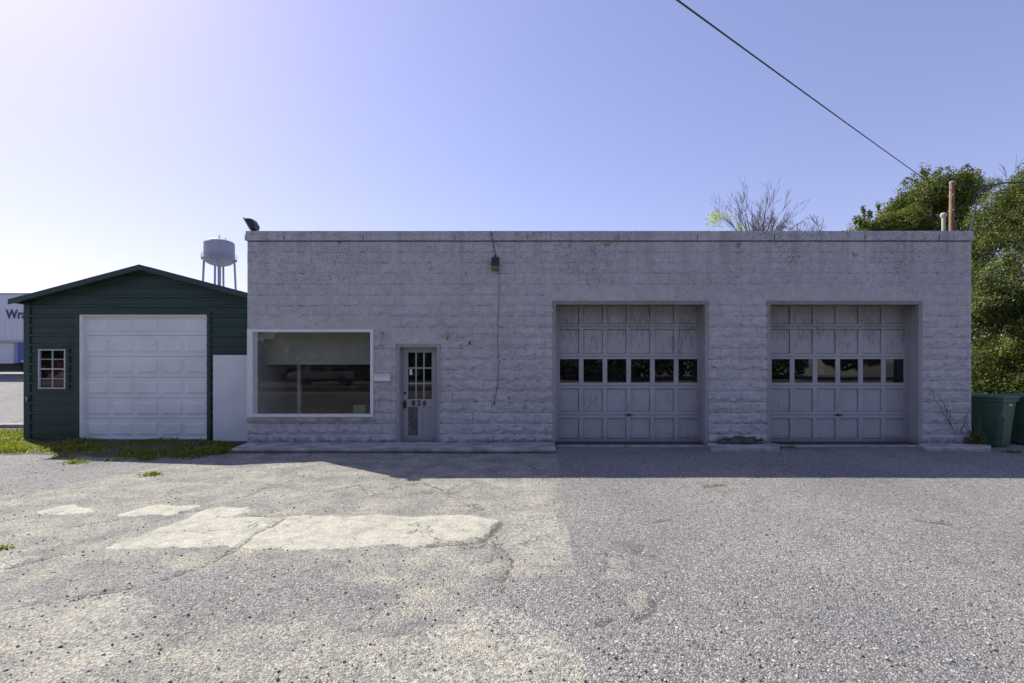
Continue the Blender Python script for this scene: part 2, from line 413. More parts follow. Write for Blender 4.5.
def coords(lo, hi, st, ext):
    c = list(np.arange(lo, hi+1e-6, st)); s = st
    a = hi
    while a < ext: s *= 1.35; a += s; c.append(a)
    a = lo; s = st
    while a > -ext: s *= 1.35; a -= s; c.insert(0, a)
    return np.array(c)
gx = coords(-13, 12.5, .04, 900); gy = coords(1.8, 12.4, .04, 900)
PX, PY = np.meshgrid(gx, gy); px, py = PX.ravel(), PY.ravel()
wob = (fbm(px*1.3, py*1.3, 4)-.5)
wob2 = (fbm(px*5+30, py*5, 3)-.5)
PAVE = [G(30, 492), G(235, 452), G(557, 452), G(566, 515), G(575, 575), G(530, 578), G(470, 590), G(500, 640), G(560, 636), G(580, 650), G(588, 683), G(600, 790), G(-900, 790), G(-1400, 560), G(-200, 520)]
pave = sstep(-.03, .03, dist_poly(px, py, PAVE)+wob2*.03)*(.74+.26*sstep(.44, .52, fbm(px*.8+3, py*.8, 4)))
pave = pave*(1-.42*sstep(.0, .45, dist_poly(px, py, [G(20, 575), G(120, 560), G(330, 562), G(470, 575), G(420, 600), G(270, 640), G(100, 655), G(0, 620)])+wob*1.2))
cream = np.zeros_like(px)
for pl, q in (([G(105, 549), G(150, 533), G(190, 518), G(300, 516), G(478, 515), G(497, 521), G(489, 537), G(440, 546), G(300, 549)], 1),
              ([G(35, 513), G(72, 504), G(100, 512), G(64, 515)], 1), ([G(112, 516), G(152, 505), G(204, 505), G(172, 516)], 1),
              ([G(180, 516), G(226, 506), G(252, 510), G(232, 517)], .9),
              ([G(505, 512), G(563, 510), G(572, 572), G(530, 566), G(508, 540)], .44), ([G(490, 600), G(545, 615), G(580, 645), G(588, 683), G(400, 720), G(350, 660)], .42),
              ([G(60, 615), G(130, 588), G(170, 600), G(140, 640), G(90, 680), G(0, 700)], .42), ([G(-30, 562), G(55, 552), G(-20, 580)], .5), ([G(490, 484), G(556, 482), G(560, 505), G(495, 508)], .35)):
    cream = np.maximum(cream, q*sstep(-.03, .06, dist_poly(px, py, pl)+wob2*.24+wob*.05))
crack = np.zeros_like(px)
for ln, wd in (([G(0, 522), G(38, 515), G(66, 512)], .02), ([G(236, 548), G(258, 532), G(268, 528), G(282, 519)], .022), ([G(484, 541), G(493, 533), G(500, 524)], .05),
               ([G(420, 547), G(455, 545), G(486, 541)], .03), ([G(66, 529), G(120, 520)], .018), ([G(70, 600), G(105, 592), G(142, 587)], .022), ([G(0, 570), G(35, 561), G(62, 553)], .02),
               ([G(160, 580), G(205, 565), G(235, 550)], .02), ([G(175, 514), G(205, 509)], .02), ([G(235, 517), G(300, 516)], .02), ([G(425, 482), G(448, 492), G(458, 484)], .02), ([G(325, 492), G(362, 484), G(366, 492)], .018),
               ([G(503, 548), G(508, 562), G(502, 600)], .014), ([G(635, 553), G(643, 545)], .03), ([G(636, 618), G(655, 612), G(655, 600)], .035), ([G(600, 625), G(612, 618)], .02), ([G(655, 522), G(672, 519)], .03), ([G(605, 552), G(600, 575)], .014),
               ([G(90, 560), G(180, 575), G(250, 612), G(330, 640)], .0101), ([G(250, 548), G(300, 575), G(390, 590), G(430, 640)], .0101), ([G(60, 490), G(170, 478), G(300, 470)], .0101), ([G(300, 516), G(350, 500), G(420, 484)], .0101), ([G(170, 600), G(205, 640), G(190, 683)], .0101), ([G(920, 521), G(948, 524)], .06), ([G(705, 487), G(725, 485)], .06)):
    dl = dist_line(px+wob*.12+wob2*.08, py+wob*.10, ln)
    q_ = .52 if wd == .0101 else (.68 if wd > .025 else .85); wd = max(wd, .016)
    crack = np.maximum(crack, sstep(wd*1.9, wd*.3, dl)*q_)
plates = np.zeros_like(px)
for pl in ([G(598, 556), G(632, 556), G(634, 578), G(602, 582)], [G(622, 592), G(648, 590), G(654, 614), G(628, 618)], [G(625, 645), G(668, 642), G(662, 652), G(630, 654)]):
    plates = np.maximum(plates, sstep(-.04, .05, dist_poly(px, py, pl)+wob2*.15))
cream = np.maximum(cream, plates*.22)
crack = np.maximum(crack, .62*sstep(.12, .45, plates)*sstep(.95, .6, plates)*(fbm(px*4, py*4, 3) > .46))
pave = np.maximum(pave, plates*.62)
dirt = sstep(-.12, .12, dist_poly(px, py, GRASS)+wob*.5)
dirt = np.maximum(dirt, .55*sstep(.16, .0, np.abs(py-11.33)+wob2*.2)*(px > .8)*(px < 10.4))
gz = ground_z(px, py)+.012*(fbm(px*3, py*3, 3)-.5)*(np.abs(px) < 13)-.02*sstep(.3, .8, crack)+.008*cream
ny, nx = PX.shape
idx = np.arange(nx*ny).reshape(ny, nx)
gF = np.stack([idx[:-1, :-1], idx[:-1, 1:], idx[1:, 1:], idx[1:, :-1]], -1).reshape(-1, 4)
structure(np_obj('ground', np.stack([px, py, gz], 1), gF, ground_mat(), None, {'pave': pave, 'cream': cream, 'dirt': dirt, 'crack': crack}, smooth=True, origin=(0, 0, 0)))
structure(MB().box(-200, 200, -15, -7.5, -.2, .03).build('road', MASPH))
structure(MB().box(-200, 200, -7.5, -7.3, -.2, .12).build('kerb', MCONC))
def gz1(x, y): return float(ground_z(np.array([x]), np.array([y]))[0])

# ------------------------------------------------------------------ painted block building
BX0, BX1 = X(247.5), X(971)
ZTOP = Z(241.5); BDEPTH = 10.0
bld = thing('block_garage', ((BX0+BX1)/2, D, 0), 'long low pale grey painted block building with flat roof and two garage doors', 'building')
WIN = (X(251.5), X(371.5), Z(415), Z(331)); DOR = (X(399), X(438), .06, Z(346.5))
GA1 = (X(554.5), X(706), -.02, Z(303)); GA2 = (X(768.5), X(919), -.02, Z(303))
OPEN = [WIN, DOR, GA1, GA2]
def seg(lo, hi, brk, st):
    b = sorted({lo, hi, *[q for q in brk if lo < q < hi]}); out = []
    for a, c in zip(b[:-1], b[1:]): out += list(np.linspace(a, c, max(2, int((c-a)/st)+1)))[:-1]
    return np.array(out+[hi])
wx = seg(BX0, BX1, [q for o in OPEN for q in o[:2]], .019); wz = seg(-.1, ZTOP, [q for o in OPEN for q in o[2:]], .016)
WX, WZ = np.meshgrid(wx, wz); x, z = WX.ravel(), WZ.ravel()
CH, BLK = .2385, .457
c = np.floor((ZTOP-z)/CH); v = 1-((ZTOP-z)/CH-c)
off = np.where(c % 2 == 0, 0, .5); u = (x-BX0)/BLK+off; bi = np.floor(u); u = u-bi
rb = _T[(bi.astype(int)*7+13) & 255, (c.astype(int)*11+5) & 255]; rb2 = _T[(bi.astype(int)*5+3) & 255, (c.astype(int)*3+91) & 255]
jw = .014*(fbm(x*16, z*16, 3)-.5)
jn = sstep(.0, .020, np.minimum(v, 1-v)*CH+jw)*(1-.58*sstep(.018, .0, np.minimum(u, 1-u)*BLK+jw))
rid = np.clip(.36+.42*(fbm(x*7+c*9.7, c*3.1+.2, 4)-.5)*2+.10*(fbm(x*30, z*20, 2)-.5), .12, .8)
prof = np.where(v > rid, .35+.65*((1-v)/(1-rid+1e-3))**.8, sstep(rid-.16, rid, v)*.7+.3*np.clip(v/rid, 0, 1))
rough_n = fbm(x*11, z*15, 5)-.5
face = prof*(.014+.018*rb)+.050*rough_n+.012*(rb2-.5)
amp = sstep(3.35, 2.95, z)*.66+.26+.15*sstep(.5, .6, fbm(x*.5, z*.7, 3))*(z > 3)
def band(a, b, zl, zh, s=.03): return sstep(a-s, a, x)*sstep(b+s, b, x)*sstep(zl-s, zl, z)*sstep(zh+s, zh, z)
sm = np.maximum.reduce([band(X(546), X(714), Z(304), Z(286)), band(X(762), X(934), Z(304), Z(284)), band(X(714), X(762), Z(303), Z(292))*.6, band(X(250), X(392), Z(330), Z(317)), band(X(384), X(447), Z(346), Z(329))])
edgef = np.ones_like(x)
for o in OPEN:
    dx = np.maximum(np.maximum(o[0]-x, x-o[1]), 0); dz = np.maximum(np.maximum(o[2]-z, z-o[3]), 0)
    edgef = np.minimum(edgef, sstep(.0, .07, np.hypot(dx, dz)))
edgef = np.minimum(edgef, sstep(0, .05, np.minimum(x-BX0, BX1-x)))
disp = (.018*jn+np.maximum(face, -.012)*amp*jn)*(1-sm)+sm*(.012+.004*rough_n)
disp = disp*(.25+.75*edgef)
# a chipped round hole near the coping and a few broken spots
for (hx, hy, hr, hd) in ((607, 243.5, .10, .04), (856, 255, .05, .04), (472, 342, .035, .03), (263, 243, .03, .03)):
    disp -= hd*sstep(hr, hr*.5, np.hypot(x-X(hx), z-Z(hy))+.03*rough_n)
nzr, nxr = WX.shape; idx = np.arange(nzr*nxr).reshape(nzr, nxr)
cxm = (wx[:-1]+wx[1:])/2; czm = (wz[:-1]+wz[1:])/2; CM, ZM = np.meshgrid(cxm, czm); keep = np.ones(CM.shape, bool)
for o in OPEN: keep &= ~((CM > o[0]) & (CM < o[1]) & (ZM > o[2]) & (ZM < o[3]))
wF = np.stack([idx[:-1, :-1], idx[:-1, 1:], idx[1:, 1:], idx[1:, :-1]], -1)[keep].reshape(-1, 4)
hole = sstep(1.15, .8, np.hypot((x-X(741))/.50, (z-Z(441.5))/.10)+rough_n*.9)
disp = disp-.05*hole
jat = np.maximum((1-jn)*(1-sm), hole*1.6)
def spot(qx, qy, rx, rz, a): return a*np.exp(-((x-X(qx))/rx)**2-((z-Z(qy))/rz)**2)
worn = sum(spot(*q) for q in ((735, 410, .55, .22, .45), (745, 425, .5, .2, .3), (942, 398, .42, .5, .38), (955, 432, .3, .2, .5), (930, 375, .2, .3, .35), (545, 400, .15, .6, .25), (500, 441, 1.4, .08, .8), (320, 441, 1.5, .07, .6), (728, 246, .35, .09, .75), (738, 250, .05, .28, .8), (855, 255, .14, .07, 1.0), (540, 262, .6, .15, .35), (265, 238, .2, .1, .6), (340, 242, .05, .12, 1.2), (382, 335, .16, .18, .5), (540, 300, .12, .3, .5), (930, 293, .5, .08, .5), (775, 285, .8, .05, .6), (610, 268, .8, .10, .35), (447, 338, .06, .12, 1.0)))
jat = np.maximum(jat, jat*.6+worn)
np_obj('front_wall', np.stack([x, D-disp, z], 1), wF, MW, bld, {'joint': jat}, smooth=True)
sw = MB()
T = .22
sw.box(BX0, BX0+T, D+.001, D+BDEPTH, -.1, ZTOP); sw.box(BX1-T, BX1, D+.001, D+BDEPTH, -.1, ZTOP); sw.box(BX0+T, BX1-T, D+BDEPTH-T, D+BDEPTH, -.1, ZTOP)
sw.build('side_wall', MW, bld)
# reveals of the openings, lining the thickness of the wall
dpt = .40
for o in OPEN:
    e = .10; rv = MB()
    rv.box(o[0]-e, o[0], D+.004, D+dpt, o[2], o[3]); rv.box(o[1], o[1]+e, D+.004, D+dpt, o[2], o[3]); rv.box(o[0]-e, o[1]+e, D+.004, D+dpt, o[3], o[3]+e)
    if o is WIN: rv.box(WIN[0]-.1, WIN[1]+.1, D+.004, D+dpt, WIN[2]-.1, WIN[2])
    rv.build('opening_lining', MFR, bld)
# interior: partitions, ceiling, floor
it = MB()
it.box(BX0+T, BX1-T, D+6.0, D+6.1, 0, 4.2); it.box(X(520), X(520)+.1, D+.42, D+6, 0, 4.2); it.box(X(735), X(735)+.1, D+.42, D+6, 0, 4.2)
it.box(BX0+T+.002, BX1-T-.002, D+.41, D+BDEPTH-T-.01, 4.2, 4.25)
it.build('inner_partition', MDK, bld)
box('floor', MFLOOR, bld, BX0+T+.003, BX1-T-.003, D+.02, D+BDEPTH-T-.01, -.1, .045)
rf = box('roof', MROOF, bld, BX0+.15, BX1-.15, D+.15, D+BDEPTH-.15, ZTOP-.18, ZTOP-.02)
vp = MB().lathe((X(943.5, 12.9), 12.9, ZTOP-.02), [(.042, 0), (.042, Z(217, 12.9)-ZTOP)], 14).build('vent_pipe', MVENT, rf, smooth=False)
# coping: lower band, dark gap, upper metal strip; runs round the whole roof edge
def ring(a, zl, zh, wdt=.26):
    m = MB(); x0, x1, y0, y1 = BX0-a, BX1+a, D-a, D+BDEPTH+a
    m.box(x0, x1, y0, y0+wdt, zl, zh); m.box(x0, x1, y1-wdt, y1, zl, zh); m.box(x0, x0+wdt, y0+wdt, y1-wdt, zl, zh); m.box(x1-wdt, x1, y0+wdt, y1-wdt, zl, zh); return m
ring(.045, Z(240.7), Z(235.3)).build('coping', MW, bld, bevel=.008)
ring(.032, Z(235.3)+.002, Z(231.2)).build('coping_cap', MW, bld, bevel=.006)
for k in range(9):
    cb = MB()
    xx = BX0+.9+k*1.83+random.uniform(-.2, .2)
    cb.box(xx, xx+.009, D-.0575, D-.03, Z(240.2), Z(235.8))
    cb.build('coping_joint', MDK, bld)

# shop window
swn = MB()
fy0, fy1 = D-.055, D+.06
o = WIN
L0, L1, T1, B0 = X(248.2), X(373.8), Z(329), Z(417)
swn.box(L0, X(253.5), fy0, fy1, B0, T1); swn.box(X(370.8), L1, fy0, fy1, B0, T1)
swn.box(X(253.5), X(370.8), fy0+.003, fy1, Z(332.2), T1-.003); swn.box(X(253.5), X(370.8), fy0+.003, fy1, B0+.003, Z(413.8))
sf = swn.build('shop_window', MWH, bld, bevel=.006)
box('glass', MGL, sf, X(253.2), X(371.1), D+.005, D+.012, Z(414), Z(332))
box('sill', MCONC, sf, X(247.6), X(374.5), D-.07, D+.02, Z(421.5), Z(417.2), .01)
bl = MB(); zz = Z(364.5, D+.5); k = 0
while zz < Z(329, D+.5):
    bl.box(X(257, D+.45), X(373, D+.45), D+.455+.004*(k % 2), D+.475, zz, zz+.062); zz += .0625; k += 1
bl.build('blind', MBLIND, sf)
box('jamb_board', MTAN, sf, X(254.3, D+.3), X(259.5, D+.3), D+.24, D+.38, Z(413, D+.3), Z(333, D+.3))
box('post', MWH, bld, X(298, D+1.1), X(301.2, D+1.1), D+1.05, D+1.15, .05, 4.2)
tag(box('box_on_sill', MTAN, None, X(354, D+.35), X(366, D+.35), D+.30, D+.42, Z(413.6, D+.3), Z(405, D+.35), .004), 'small pale square box standing inside the shop window at its lower right corner', 'box').name = 'window_box'
box('window_shelf', MTAN, sf, X(262, D+.3), X(371, D+.3), D+.062, D+.44, Z(415.2, D+.3)-.03, Z(415.2, D+.3))

# garage doors
def garage_door(o, pa, pb, label):
    Y0 = D+.33
    x0, x1, zb, zt = o[0]-.04, o[1]+.04, .02, o[3]+.02
    H = Z(304, Y0)-Z(444.5, Y0)
    zf = lambda q: Z(304, Y0)-H*(q-85)/505.0
    m = MB(); cx0, cx1 = X(pa, Y0), X(pb, Y0)
    cw = (cx1-cx0)/6; sw_ = .052
    rails = [(zf(85)+.2, zf(92)), (zf(157), zf(176)), (zf(263), zf(283)), (zf(368), zf(389)), (zf(471), zf(496)), (zf(569), zf(592))]
    for i, (a, b) in enumerate(rails):
        if 0 < i < 5:
            mid = (a+b)/2; m.box(x0, x1, Y0, Y0+.045, mid+.004, a); m.box(x0, x1, Y0, Y0+.045, b, mid-.004)
            m.box(x0, x1, Y0+.02, Y0+.04, mid-.004, mid+.004)
        else: m.box(x0, x1, Y0, Y0+.045, b, a)
    for i in range(5):
        zh, zl = rails[i][1], rails[i+1][0]
        for k in range(7):
            xx = cx0+k*cw; a = x0 if k == 0 else xx-sw_; b = x1 if k == 6 else xx+sw_
            m.box(a, b, Y0+.003, Y0+.045, zl, zh)
        if i != 2:
            for k in range(6):
                xa, xb = cx0+k*cw+sw_, cx0+(k+1)*cw-sw_
                m.box(xa+.007, xb-.007, Y0+.030, Y0+.044, zl+.007, zh-.007)
    d = m.build('garage_door', MGD, bld, bevel=.003); d['label'] = label
    zh, zl = rails[2][1], rails[3][0]
    for k in range(6):
        box('window_pane', MGL2, d, cx0+k*cw+sw_-.004, cx0+(k+1)*cw-sw_+.004, Y0+.018, Y0+.024, zl-.004, zh+.004)
    hx = cx0+3*cw; zr = (rails[4][0]+rails[4][1])/2
    hd = MB().box(hx-.03, hx+.03, Y0-.012, Y0-.001, zr-.02, zr+.03); hd.tube([(hx-.09, Y0-.03, zr), (hx, Y0-.035, zr), (hx+.09, Y0-.03, zr)], .013, 8); hd.box(hx-.012, hx+.012, Y0-.04, Y0-.002, zr-.012, zr+.012)
    hd.build('handle', MBLK, d)
    MB().box(hx-.012, hx+.012, Y0-.008, Y0-.001, zr+.10, zr+.22).build('lock_plate', MSILV, d)
    box('weather_strip', MRUB, d, x0, x1, Y0-.004, Y0+.03, -.05, .022)
    # painted timber frame lining the opening
    fr = MB(); fw = .045
    for a, b in ((o[0]-.05, o[0]+.03), (o[1]-.03, o[1]+.06)): fr.box(a, b, D-.03, D+.06, -.05, o[3]+.05)
    fr.box(o[0]+.03, o[1]-.03, D-.027, D+.06, o[3]-.035, o[3]+.047)
    fr.box(o[1]-.025, o[1]-.002, D+.06, Y0-.01, -.05, o[3]-.035); fr.box(o[0]+.002, o[0]+.025, D+.06, Y0-.01, -.05, o[3]-.035); fr.box(o[0]+.025, o[1]-.025, D+.06, Y0-.01, o[3]-.03, o[3]-.004)
    fr.box(o[1]-.06, o[1]-.026, Y0-.05, Y0-.008, -.05, o[3]-.04)
    fr.build('door_frame', MFR, d, bevel=.005)
    box('threshold', MCONC, d, o[0]+.03, o[1]-.03, D-.14, Y0+.1, -.08, .028, .01)
    return d
garage_door(GA1, 557.5, 700, 'garage door nearer the entry door, row of six panes across its middle')
garage_door(GA2, 769.5, 906.5, 'garage door nearer the green bins, row of six panes across its middle')

# entry door
Y0 = D+.16; ed_ = MB()
dx0, dx1 = DOR[0]+.02, DOR[1]-.02; dz0, dz1 = .075, DOR[3]-.03
xl, xr = X(403.5, Y0), X(437, Y0)
ex0, ex1 = DOR[0]+.05, DOR[1]-.05
hz_ = [dz0, Z(435.5, Y0), Z(407, Y0), Z(399, Y0), Z(352.5, Y0), dz1]
glx0, glx1 = ex0+.12, ex1-.115
ed_.box(ex0, glx0, Y0, Y0+.045, dz0, dz1); ed_.box(glx1, ex1, Y0, Y0+.045, dz0, dz1)
ed_.box(glx0, glx1, Y0+.001, Y0+.045, hz_[0], hz_[1]); ed_.box(glx0, glx1, Y0+.001, Y0+.045, hz_[2], hz_[3]); ed_.box(glx0, glx1, Y0+.001, Y0+.045, hz_[4], hz_[5])
gm = (glx0+glx1)/2
ed_.box(gm-.05, gm+.05, Y0+.002, Y0+.04, hz_[1], hz_[2])
gw = (glx1-glx0)/3; gh = (hz_[4]-hz_[3])/3
for k in (1, 2): ed_.box(glx0+k*gw-.016, glx0+k*gw+.016, Y0+.006, Y0+.035, hz_[3], hz_[4])
for k in (1, 2): ed_.box(glx0, glx1, Y0+.008, Y0+.033, hz_[3]+k*gh-.016, hz_[3]+k*gh+.016)
door = ed_.build('entry_door', MDOOR, bld, bevel=.003)
door['label'] = 'half glazed entry door with nine panes and three dark digits on its middle rail'
p1 = box('lower_panel', MPEEL, door, glx0, gm-.05, Y0+.018, Y0+.03, hz_[1], hz_[2]); p1['label'] = 'dark lower door panel with its paint peeled away'
p2 = box('lower_panel', MDOOR, door, gm+.05, glx1, Y0+.018, Y0+.03, hz_[1], hz_[2]); p2['label'] = 'intact pale lower door panel'
for i in range(3):
    for j in range(3):
        box('window_pane', MGL2, door, glx0+i*gw+.012, glx0+(i+1)*gw-.012, Y0+.018, Y0+.023, hz_[3]+j*gh+.012, hz_[3]+(j+1)*gh-.012)
st = box('notice', MWH, door, glx0+.03, glx0+.09, Y0+.012, Y0+.0165, hz_[3]+gh*1.55, hz_[3]+gh*1.92)
for i, ch in enumerate('826'):
    text_mesh('house_number', ch, .16, .004, MBLK, door, gm-.185+i*.125, Y0-.005, hz_[2]+.035, .006)
kx = ex0+.05
kn = MB().lathe((0, 0, 0), [(.012, 0), (.012, .03), (.032, .04), (.035, .06), (.022, .075)], 14)
kn.v = [(kx+a, Y0-c_, .93+b) for a, b, c_ in kn.v]; kn.box(kx-.03, kx+.03, Y0-.006, Y0, .82, 1.0); kn.build('knob', MBLK, door)
db = MB().lathe((0, 0, 0), [(.03, 0), (.03, .014), (.02, .02)], 14); db.v = [(kx+a, Y0-c_, 1.17+b) for a, b, c_ in db.v]; db.build('deadbolt', MBLK, door)
ef = MB()
ef.box(DOR[0]-.07, DOR[0]+.02, D-.035, D+.05, .05, DOR[3]+.06); ef.box(DOR[1]-.02, DOR[1]+.06, D-.035, D+.05, .05, DOR[3]+.06); ef.box(DOR[0]+.02, DOR[1]-.02, D-.032, D+.05, DOR[3]-.02, DOR[3]+.057)
ef.box(DOR[0]+.002, DOR[0]+.045, D+.05, Y0+.07, .05, DOR[3]-.02); ef.box(DOR[1]-.045, DOR[1]-.002, D+.05, Y0+.07, .05, DOR[3]-.02); ef.box(DOR[0]+.045, DOR[1]-.045, D+.05, Y0+.07, DOR[3]-.026, DOR[3]-.003)
ef.build('door_frame', MFR, door, bevel=.005)
box('threshold', MCONC, door, DOR[0]+.02, DOR[1]-.02, D-.02, Y0+.1, .0, .072, .008)

# cable, lamp, mail slot, hooks on the facade
lx, lz = X(495.5), Z(266)
lamp = thing('wall_lamp', (lx, D, lz), 'small black wall lamp with a yellowed lens high on the block wall', 'lamp')
lm = MB(); lm.prism([(lx-.09, lz-.02), (lx+.09, lz-.02), (lx+.085, lz+.17), (lx-.085, lz+.17)], D-.15, D-.03); lm.box(lx-.05, lx+.05, D-.05, D+.0, lz+.0, lz+.14); lm.lathe((lx, D-.09, lz+.17), [(.03, 0), (.025, .05)], 10)
lm.build('housing', MBLK, lamp, bevel=.01)
ln = MB(); ln.add([(lx-.085, D-.16, lz-.022), (lx+.085, D-.16, lz-.022), (lx+.085, D-.04, lz-.022), (lx-.085, D-.04, lz-.022), (lx-.085, D-.20, lz-.11), (lx+.085, D-.20, lz-.11), (lx+.085, D-.06, lz-.13), (lx-.085, D-.06, lz-.13)], [(0, 1, 2, 3), (7, 6, 5, 4), (0, 4, 5, 1), (1, 5, 6, 2), (2, 6, 7, 3), (3, 7, 4, 0)])
ln.build('lens', MYEL, lamp, bevel=.006)
cbl = MB(); cbl.tube([(X(491), D-.075, Z(232)), (X(492.5), D-.072, Z(240)), (X(495), D-.07, Z(252)), (X(497), D-.05, Z(259))], .009, 6)
cp = [(X(499+(-1.2)*t+math.sin(t*9)*.5), D-.065-.01*math.sin(t*14), Z(272+t*110)) for t in [i/16 for i in range(17)]]+[(X(496.5), D-.07, Z(392)), (X(494.5), D-.07, Z(403))]
cbl.tube(cp, .006, 6); cbl.lathe((X(494.5), D-.07, Z(404.5)), [(.016, 0), (.016, .05)], 8)
tag(cbl.build('lamp_cable', MBLK), 'thin black cable running over the coping, past the wall lamp and hanging down the wall', 'cable')
mx0, mx1 = X(374.5), X(391.8)
mb = thing('mail_box', ((mx0+mx1)/2, D, Z(381)), 'flat white letter box on the wall between shop window and entry door', 'mailbox')
box('body', MWH, mb, mx0+.01, mx1-.01, D-.12, D-.02, Z(381), Z(375.8), .008)
mm = MB(); mm.prism([(mx0, Z(375.6)), (mx1, Z(375.6)), (mx1, Z(374.2)), (mx0, Z(374.2))], D-.135, D-.02); mm.build('lid', MWH, mb, bevel=.006)
def hook(px_, py_, label):
    m = MB(); hx, hz = X(px_), Z(py_); m.box(hx-.04, hx+.04, D-.05, D-.0, hz, hz+.06)
    m.tube([(hx, D-.05, hz+.03), (hx+.01, D-.10, hz+.02), (hx, D-.11, hz-.04), (hx-.02, D-.08, hz-.09)], .014, 6)
    tag(m.build('hook', MSILV, bevel=.004), label, 'hook', 'hooks on the wall')
hook(447.5, 335, 'rusty hook bracket on the wall above the top right corner of the entry door')
tag(MB().tube([(X(470), D-.01, Z(342)), (X(470), D-.07, Z(342)), (X(469.3), D-.09, Z(344.5))], .018, 8).build('pipe_stub', MBLK), 'short dark pipe stub poking from the wall right of the entry door', 'pipe')
hook(382.5, 335, 'old bracket on the wall beside the top right corner of the shop window')
pt = MB(); pts = [(X(607)+.125*math.cos(a)*(1+.12*math.sin(3*a)), Z(243.2)+.14*min(.25, math.sin(a))*(1+.1*math.cos(5*a))) for a in [2*math.pi*k/22 for k in range(22)]]
pt.prism(pts, D-.018, D+.01); pt.build('mortar_patch', MDIRTB, bld)

# flood light on the coping corner
fx, fz = X(250.5), Z(231.2)
fl = thing('floodlight', (fx, D+.1, fz), 'dark flood light tilted up on the left end of the roof coping', 'flood light')
fq = lambda p, q: (X(p, D), Z(q, D))
hd = MB(); hd.prism([fq(244.2, 218.6), fq(250.6, 229.2), fq(254.6, 228.3), fq(255.4, 224.6), fq(252.0, 218.8), fq(248, 218.0)], D-.01, D+.21)
hd.build('head', MBLK, fl, bevel=.008)
ls = MB(); ls.prism([fq(243.0, 217.4), fq(250.2, 230.0), fq(251.0, 229.4), fq(244.6, 217.8)], D-.03, D+.23); ls.build('lens_rim', MSILV, fl)
br = MB(); br.box(fx-.02, fx+.12, D+.04, D+.16, fz, fz+.03); br.tube([(fx+.05, D+.1, fz+.03), (fx+.06, D+.1, fz+.08)], .02, 8); br.build('bracket', MBLK, fl)

# concrete steps and slabs at the foot of the wall
def slab(name, pts, z0, z1, label, bev=.015, mat=MCONC):
    tag(MB().slab(pts, z0, z1).build(name, mat, None, bevel=bev), label, 'step')
ds = thing('door_step', (X(400, 11), 11.0, 0), 'long low concrete step running under the shop window and entry door', 'step')
p0, p1 = G(231, 453.2), G(556, 453.6)
MB().slab([p0, p1, (X(554), D-.01), (BX0+.02, D-.01)], .035, .092).build('tread', MCONC, ds, bevel=.012)
MB().slab([(p0[0]+.06, p0[1]+.06), (p1[0]-.04, p1[1]+.06), (X(554)-.04, D-.012), (BX0+.03, D-.012)], -.08, .0345).build('base', MCONC, ds)
slab('concrete_slab', [G(712, 452), G(779, 451.8), (X(781, 11.1), 11.15), (X(771), D-.02), (X(708), D-.02), (X(706, 11), 11.0)], -.08, .075, 'short broken concrete slab at the foot of the wall between the garage doors')
slab('concrete_slab', [(X(926, 10.75), 10.75), (X(990, 10.72), 10.72), (X(991, 11.1), 11.1), (X(975), 11.37), (X(921), D-.02), (X(918.5, 11.2), 11.2)], -.14, .065, 'worn concrete slab at the wall corner beside the green bins')
st_ = MB()
for (q, r, s) in ((722, 441.5, .10), (735, 442, .12), (748, 441.5, .13), (759, 443, .07)):
    cx_, cz_ = X(q, 11.25), .075
    vs_ = []; n1 = 8
    for ri, zz in ((.8, 0), (1.0, .35), (.75, .75), (.2, .9)):
        for k in range(n1):
            aa = 2*math.pi*k/n1; rr = s*ri*random.uniform(.85, 1.1); vs_.append((cx_+rr*math.cos(aa)*1.3, 11.24+rr*.8*math.sin(aa), cz_+zz*s))
    rk = MB().add(vs_, [(i*n1+k, i*n1+(k+1) % n1, (i+1)*n1+(k+1) % n1, (i+1)*n1+k) for i in range(3) for k in range(n1)]+[tuple(3*n1+k for k in range(n1))])
    lab = {722: 'small rubble lump nearest the left garage door on the broken slab', 735: 'second rubble lump from the left garage door on the broken slab', 748: 'largest rubble lump on the broken slab', 759: 'smallest rubble lump at the right end of the broken slab'}[q]
    tag(rk.build('rubble', simple('rubble_stone', (.09, .085, .08), .9, .3, 12, bmp=.5)), lab, 'stone', 'rubble on the broken slab')

# ------------------------------------------------------------------ green steel shed
SY = 12.27
S = lambda p: X(p, SY); SZ = lambda p: Z(p, SY)
spx = X(139, 11.98); sx0, sx1 = S(26), BX0-.06; slope = .266
shed = thing('steel_shed', (spx, SY, 0), 'dark green ribbed steel shed with a gable roof and white roll-up door', 'shed')
zpk = Z(264.3, 11.98)-.022; zev = zpk-(spx-sx0)*slope
DX0, DX1, DZ1 = S(79.5), S(207.5), SZ(314.5)
WX0, WX1, WZ0, WZ1 = S(40), S(66.5), SZ(388.5), SZ(349.5)
def topz(xx): return zpk-abs(xx-spx)*slope-.06
# ribbed siding, one strip per rib profile, cut round door and window
sd_ = MB(); pitch = .232
prof_ = [(0, 0), (.165, .0), (.170, -.038), (.212, -.038), (.222, 0)]
def strip_rows(zl, zh):
    rows = []; k = math.floor(zl/pitch)
    while k*pitch < zh:
        for a_, d_ in prof_:
            zz = k*pitch+a_
            if zl < zz < zh: rows.append((zz, d_))
        k += 1
    def dat(zq):
        a_ = zq-math.floor(zq/pitch)*pitch; return float(np.interp(a_, [q[0] for q in prof_]+[pitch], [q[1] for q in prof_]+[0]))
    return [(zl, dat(zl))]+rows+[(zh, dat(zh))]
def siding(x0, x1, zl, zh, gable=False):
    rows = strip_rows(zl, zh); vs = []
    for zz, d_ in rows:
        a_, b_ = x0, x1
        if gable:
            half = max(.02, (zpk-.06-zz)/slope); a_ = max(x0, spx-half); b_ = min(x1, spx+half)
        vs += [(a_, SY+d_, zz), (b_, SY+d_, zz)]
    sd_.add(vs, [(2*i, 2*i+1, 2*i+3, 2*i+2) for i in range(len(rows)-1)])
